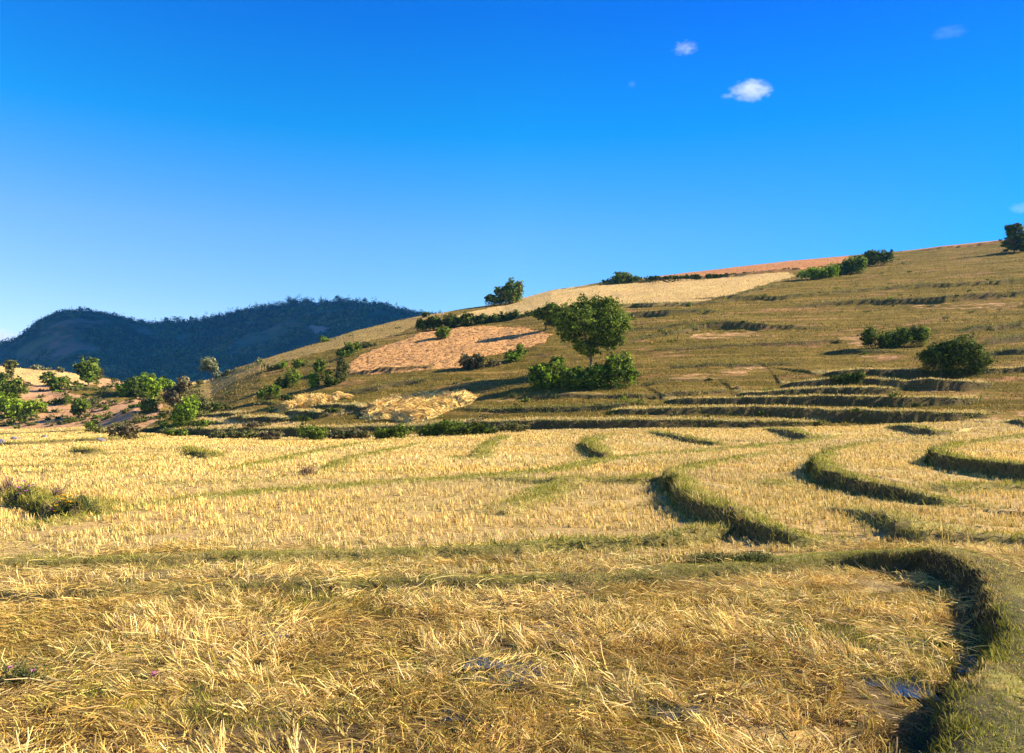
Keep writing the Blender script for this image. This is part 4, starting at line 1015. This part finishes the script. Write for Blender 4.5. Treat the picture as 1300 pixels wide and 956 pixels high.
weed('weed', 28, 872, 40, 50, WG, 'leafy weed with tiny pink bloom at the bottom left corner', 'weed', None, (PINK, 4, .022), 160)
weed('weed', 186, 866, 14, 14, WG, 'tiny weed with a pink bloom in the lying straw at lower left', 'weed', None, (PINK, 2, .03), 26)
weed('weed', 1200, 768, 26, 26, WG * 1.3, 'long bright green grass blades hanging over the shaded bund face', 'weed', None, None, 18, 1.6)
weed('weed', 850, 612, 12, 20, WG, 'short green weed on the corner of the curved dark bund', 'weed', None, None, 150)
weed('weed', 1028, 596, 12, 10, WG, 'green grass tuft on the tip of the middle curved bund', 'weed', None, None, 90)
weed('weed', 1178, 588, 11, 10, WG, 'green grass tuft on the tip of the right curved bund', 'weed', None, None, 90)

# ------------------------------------------------------------------ forest on the far mountain
def forest():
    n = 26000
    y = rng.uniform(1350, 2420, n); x = rng.uniform((-120 - 650) / F, (760 - 650) / F, n) * y
    d = fbm(x / 150, y / 220, 221, 3); d2 = fbm(x / 40, y / 60, 223, 2)
    px = PX(x, y); z = base_z(x, y); py = H0 - F * (z - CZ) / y
    rock = inpoly(px, py, [(385, 416), (395, 411), (420, 415), (416, 422), (400, 425)]) | (inpoly(px, py, [(345, 393), (360, 382), (480, 382), (470, 398), (400, 396)]) & (vnoise(x / 26, y / 40, 81) > .66))
    keep = ((d + .35 * d2 > .585) | (y > 2190)) & ~rock & (rng.uniform(0, 1, n) < .93)
    x, y, z = x[keep], y[keep], z[keep]; n = len(x)
    R = rng.uniform(3.0, 7.0, n); Hh = (rng.uniform(5, 12, n) + 13 * (y > 2230) * rng.uniform(0, 1, n) ** 2) * (1 + .35 * (rng.uniform(0, 1, n) > .93))
    k = 34
    sp = sphere_pts(n * k).reshape(n, k, 3)
    P = np.stack([x[:, None] + sp[..., 0] * R[:, None], y[:, None] + sp[..., 1] * R[:, None], z[:, None] + Hh[:, None] * (.52 + .5 * sp[..., 2])], -1).reshape(-1, 3)
    m = n * k
    nr = sp.reshape(-1, 3) + sphere_pts(m) * .6; nr /= np.linalg.norm(nr, axis=1)[:, None]
    t = np.cross(nr, sphere_pts(m)); t /= np.linalg.norm(t, axis=1)[:, None]; b = np.cross(nr, t)
    s = rng.uniform(1.6, 3.6, m)[:, None]
    V = np.stack([P - t * s * .5, P + b * s * .4, P + t * s * .5, P - b * s * .4], 1).reshape(-1, 3)
    pal = np.array([(.02, .036, .01), (.045, .08, .016), (.10, .13, .03), (.16, .13, .06)])
    C = np.repeat(pal[rng.integers(0, 4, n)] * rng.normal(1, .35, (n, 1)).clip(.35, 1.9) * (.5 + 1.1 * fbm(x / 90, y / 120, 233, 3))[:, None], k * 4, axis=0)
    link('forest', make_mesh('forest', V, np.arange(m)[:, None] * 4 + np.array([0, 1, 2, 3]), M['forest'], C), kind='stuff', label='dark blue green wood covering the far mountain', cat='forest')
forest()
PAL['far'] = np.array([(.02, .035, .012), (.03, .045, .016), (.04, .055, .02)])
SK = [(48, 409, 4, 6, 'lowest skyline tree on the left shoulder of the far mountain'), (73, 397, 4, 5, 'skyline tree at the left end of the first mountain summit'),
      (82, 394, 4, 4, 'low rounded skyline tree on the first mountain summit'), (102, 392, 3.2, 6, 'tallest narrow tree on the first mountain summit'),
      (113, 394, 4, 5, 'rounded skyline tree just right of the tallest narrow summit tree'), (125, 397, 4, 4, 'skyline tree starting the right slope of the first mountain summit'),
      (180, 405, 3, 4, 'small lone skyline tree left of the mountain saddle'), (212, 403, 4, 5, 'left tree of the clump in the mountain saddle'), (228, 403, 7, 6, 'widest tree of the clump in the mountain saddle'),
      (243, 402, 3, 5, 'narrow tree right of the clump in the mountain saddle'), (367, 380, 4, 7, 'tall dark tree at the left end of the main mountain summit'),
      (430, 378, 5, 6, 'rounded tree near the middle of the main mountain summit'), (463, 381, 4, 5, 'skyline tree right of the middle of the main mountain summit'),
      (484, 386, 4, 5, 'skyline tree where the main mountain summit begins to fall'), (513, 393, 4, 5, 'feathery lone tree low on the right skyline of the mountain'), (548, 399, 5, 4, 'skyline tree nearest the golden hill edge')]
for (px, py, w, h, lab) in SK:
    d = 2292.; x = (px - 650) / F * d; zt = float(base_z(np.array([x]), np.array([d]))[0]); s = d / F
    root = link('tree', None, loc=(x, d, zt), label=lab, cat='tree', group='trees on the mountain skyline')
    zc = min(max(zz(py, d) - zt, h * s * .6), h * s * .6 + 9)
    lobes = [(np.array([x, d, zt + zc]), np.array([w * s, w * s, h * s * .55]))] + [(np.array([x, d, zt + zc]) + sphere_pts(1)[0] * np.array([w, w, h * .5]) * s * .7, np.array([w, w, h * .5]) * s * .5) for _ in range(4)]
    V, Fc, C = leaves(lobes, 420, 2.2, PAL['far'], np.array([x, d, zt]))
    link('crown', make_mesh('crown', V, Fc, M['forest'], C), root)
    V, Fc = tube([(0, 0, -3), (0, 0, zc * .6), (.3, 0, zc)], [1.3, 1.0, .4])
    link('trunk', make_mesh('trunk', V, Fc, M['bark']), root)

# ------------------------------------------------------------------ clouds
def cloud(px, py, w, h, dist, dens, label, name='cloud', nscale=2.2, cut=.55, big=None):
    if big: loc, R = big
    else:
        s = dist / F; loc = ((px - 650) * s, dist, zz(py, dist)); R = (w * .5 * s, w * .4 * s, h * .5 * s)
    import bmesh
    bm = bmesh.new(); bmesh.ops.create_icosphere(bm, subdivisions=3, radius=1.15)
    me = bpy.data.meshes.new(name); bm.to_mesh(me); bm.free()
    m, nt, _, _ = new_mat('cloud_' + str(int(px)))
    tc = N(nt, 'ShaderNodeTexCoord')
    nz = N(nt, 'ShaderNodeTexNoise', inp={'Scale': nscale, 'Detail': 4, 'Roughness': .6}); mp = N(nt, 'ShaderNodeMapping'); mp.inputs['Location'].default_value = (px * .37, py * .21, 0)
    nt.links.new(tc.outputs['Object'], mp.inputs[0]); nt.links.new(mp.outputs[0], nz.inputs['Vector'])
    ln = N(nt, 'ShaderNodeVectorMath', operation='LENGTH'); nt.links.new(tc.outputs['Object'], ln.inputs[0])
    v = math_(nt, 'SUBTRACT', 1.0, ln.outputs['Value'])
    v = math_(nt, 'ADD', v, math_(nt, 'MULTIPLY', math_(nt, 'SUBTRACT', nz.outputs['Fac'], cut), 2.6))
    v = math_(nt, 'MULTIPLY', v, 2.2, True)
    v = math_(nt, 'MULTIPLY', v, dens)
    p = N(nt, 'ShaderNodeVolumePrincipled'); p.inputs['Color'].default_value = (.93, .94, .99, 1); p.inputs['Anisotropy'].default_value = .2
    nt.links.new(v, p.inputs['Density'])
    o = N(nt, 'ShaderNodeOutputMaterial'); nt.links.new(p.outputs[0], o.inputs['Volume'])
    me.materials.append(m)
    ob = link(name, me, loc=loc, label=label, cat='cloud'); ob.scale = R
    return ob
cloud(953, 115, 52, 24, 4000, .006, 'small solid white cloud high in the right of the sky', cut=.5)
cloud(870, 61, 34, 17, 4200, .0035, 'faint wispy cloud left of and above the solid white cloud', cut=.55, nscale=2.6)
cloud(923, 122, 16, 6, 4000, .006, 'tiny shred of cloud at the lower left of the solid white cloud', cut=.5)
cloud(802, 107, 10, 9, 4200, .002, 'barely visible speck of cloud left of the solid white cloud', cut=.5)
cloud(1205, 41, 44, 10, 4600, .0006, 'very faint streak of cloud at the upper right', cut=.5)
cloud(1296, 264, 28, 14, 6500, .001, 'pinkish wisp of cloud above the tree at the right edge', cut=.5)
cloud(-8, 430, 70, 24, 9000, .004, 'white cloud bank low behind the mountain at the left edge', cut=.45)

# ------------------------------------------------------------------ sun, sky, camera
SUN_EL, SUN_AZ = math.radians(29), math.radians(6)       # azimuth measured from +X towards +Y (behind the hill)
sd = Vector((math.cos(SUN_EL) * math.cos(SUN_AZ), math.cos(SUN_EL) * math.sin(SUN_AZ), math.sin(SUN_EL)))
# the bank of cloud whose shade lies over the far mountain
cc = Vector((-720, 2250, 150)) + sd * 5200
cloud(0, 0, 0, 0, 0, .02, 'broad cloud bank outside the frame that shades the far mountain', big=(tuple(cc), (1500, 1250, 260)), nscale=1.2, cut=.35)
L = bpy.data.lights.new('sun', 'SUN'); L.energy = 5.0; L.angle = math.radians(.5); L.color = (1, .89, .72)
lo = bpy.data.objects.new('sun', L); COL.objects.link(lo); lo.rotation_euler = sd.to_track_quat('Z', 'Y').to_euler()
w = bpy.data.worlds.new('World'); sc.world = w; w.use_nodes = True
nt = w.node_tree; nt.nodes.clear()
sky = nt.nodes.new('ShaderNodeTexSky'); sky.sky_type = 'NISHITA'; sky.sun_disc = False
sky.sun_elevation = SUN_EL; sky.sun_rotation = math.pi / 2 - SUN_AZ
sky.altitude = 1200; sky.air_density = 1.0; sky.dust_density = .35; sky.ozone_density = 2.2
hs = nt.nodes.new('ShaderNodeHueSaturation'); hs.inputs['Saturation'].default_value = 1.2; hs.inputs['Hue'].default_value = .5
nt.links.new(sky.outputs[0], hs.inputs['Color'])
bg = nt.nodes.new('ShaderNodeBackground'); bg.inputs['Strength'].default_value = .087
tcn = nt.nodes.new('ShaderNodeTexCoord'); sx = nt.nodes.new('ShaderNodeSeparateXYZ'); nt.links.new(tcn.outputs['Generated'], sx.inputs[0])
rmp = nt.nodes.new('ShaderNodeValToRGB'); nt.links.new(sx.outputs['Z'], rmp.inputs[0])
rmp.color_ramp.elements[0].position = .08; rmp.color_ramp.elements[0].color = (.80, .93, 1, 1)
rmp.color_ramp.elements[1].position = .45; rmp.color_ramp.elements[1].color = (.0, .52, 1.12, 1)
e_ = rmp.color_ramp.elements.new(.22); e_.color = (.56, .88, 1.03, 1)
e_ = rmp.color_ramp.elements.new(.33); e_.color = (.04, .80, 1.08, 1)
mm = nt.nodes.new('ShaderNodeMix'); mm.data_type = 'RGBA'; mm.blend_type = 'MULTIPLY'; mm.inputs[0].default_value = 1
nt.links.new(hs.outputs[0], mm.inputs[6]); nt.links.new(rmp.outputs[0], mm.inputs[7])
# paler, hazier air towards the left
rmx = nt.nodes.new('ShaderNodeValToRGB'); mr = nt.nodes.new('ShaderNodeMapRange'); mr.inputs['From Min'].default_value = -.6; mr.inputs['From Max'].default_value = .6
nt.links.new(sx.outputs['X'], mr.inputs['Value']); nt.links.new(mr.outputs[0], rmx.inputs[0])
rmx.color_ramp.elements[0].position = .05; rmx.color_ramp.elements[0].color = (1.35, .98, 1, 1)
rmx.color_ramp.elements[1].position = .95; rmx.color_ramp.elements[1].color = (.12, .62, .96, 1)
e_ = rmx.color_ramp.elements.new(.5); e_.color = (1, 1, 1, 1)
m3 = nt.nodes.new('ShaderNodeMix'); m3.data_type = 'RGBA'; m3.blend_type = 'MULTIPLY'; m3.inputs[0].default_value = 1
nt.links.new(mm.outputs[2], m3.inputs[6]); nt.links.new(rmx.outputs[0], m3.inputs[7])
nt.links.new(m3.outputs[2], bg.inputs['Color'])
wo = nt.nodes.new('ShaderNodeOutputWorld'); nt.links.new(bg.outputs[0], wo.inputs['Surface'])

HAZE = 1
if HAZE:
    import bmesh
    bm = bmesh.new(); bmesh.ops.create_cube(bm, size=1)
    x0, x1, y0, y1, z0, z1 = -8300, 8300, -60, 5100, -70, 520
    for v in bm.verts: v.co = Vector((x0 if v.co.x < 0 else x1, y0 if v.co.y < 0 else y1, z0 if v.co.z < 0 else z1))
    me = bpy.data.meshes.new('haze'); bm.to_mesh(me); bm.free()
    m, nt, _, _ = new_mat('blue_air')
    p = N(nt, 'ShaderNodeVolumePrincipled'); p.inputs['Color'].default_value = (.10, .50, 1, 1); p.inputs['Density'].default_value = .00006
    o = N(nt, 'ShaderNodeOutputMaterial'); nt.links.new(p.outputs[0], o.inputs['Volume']); me.materials.append(m)
    link('haze', me, kind='stuff', label='thin blue haze in the air', cat='haze')

cam = bpy.data.cameras.new('camera'); co = bpy.data.objects.new('camera', cam); COL.objects.link(co)
co.location = (0, 0, CZ); co.rotation_euler = (math.pi / 2, 0, 0)
cam.sensor_width = 36; cam.lens = 36 * F / 1300; cam.shift_y = (H0 - 478) / 1300
cam.clip_start = .1; cam.clip_end = 30000
sc.camera = co
sc.render.engine = 'CYCLES'
sc.view_settings.view_transform = 'Standard'; sc.view_settings.look = 'None'; sc.view_settings.exposure = 1.5; sc.view_settings.gamma = 1
sc.cycles.max_bounces = 6; sc.cycles.transparent_max_bounces = 8; sc.cycles.volume_bounces = 2
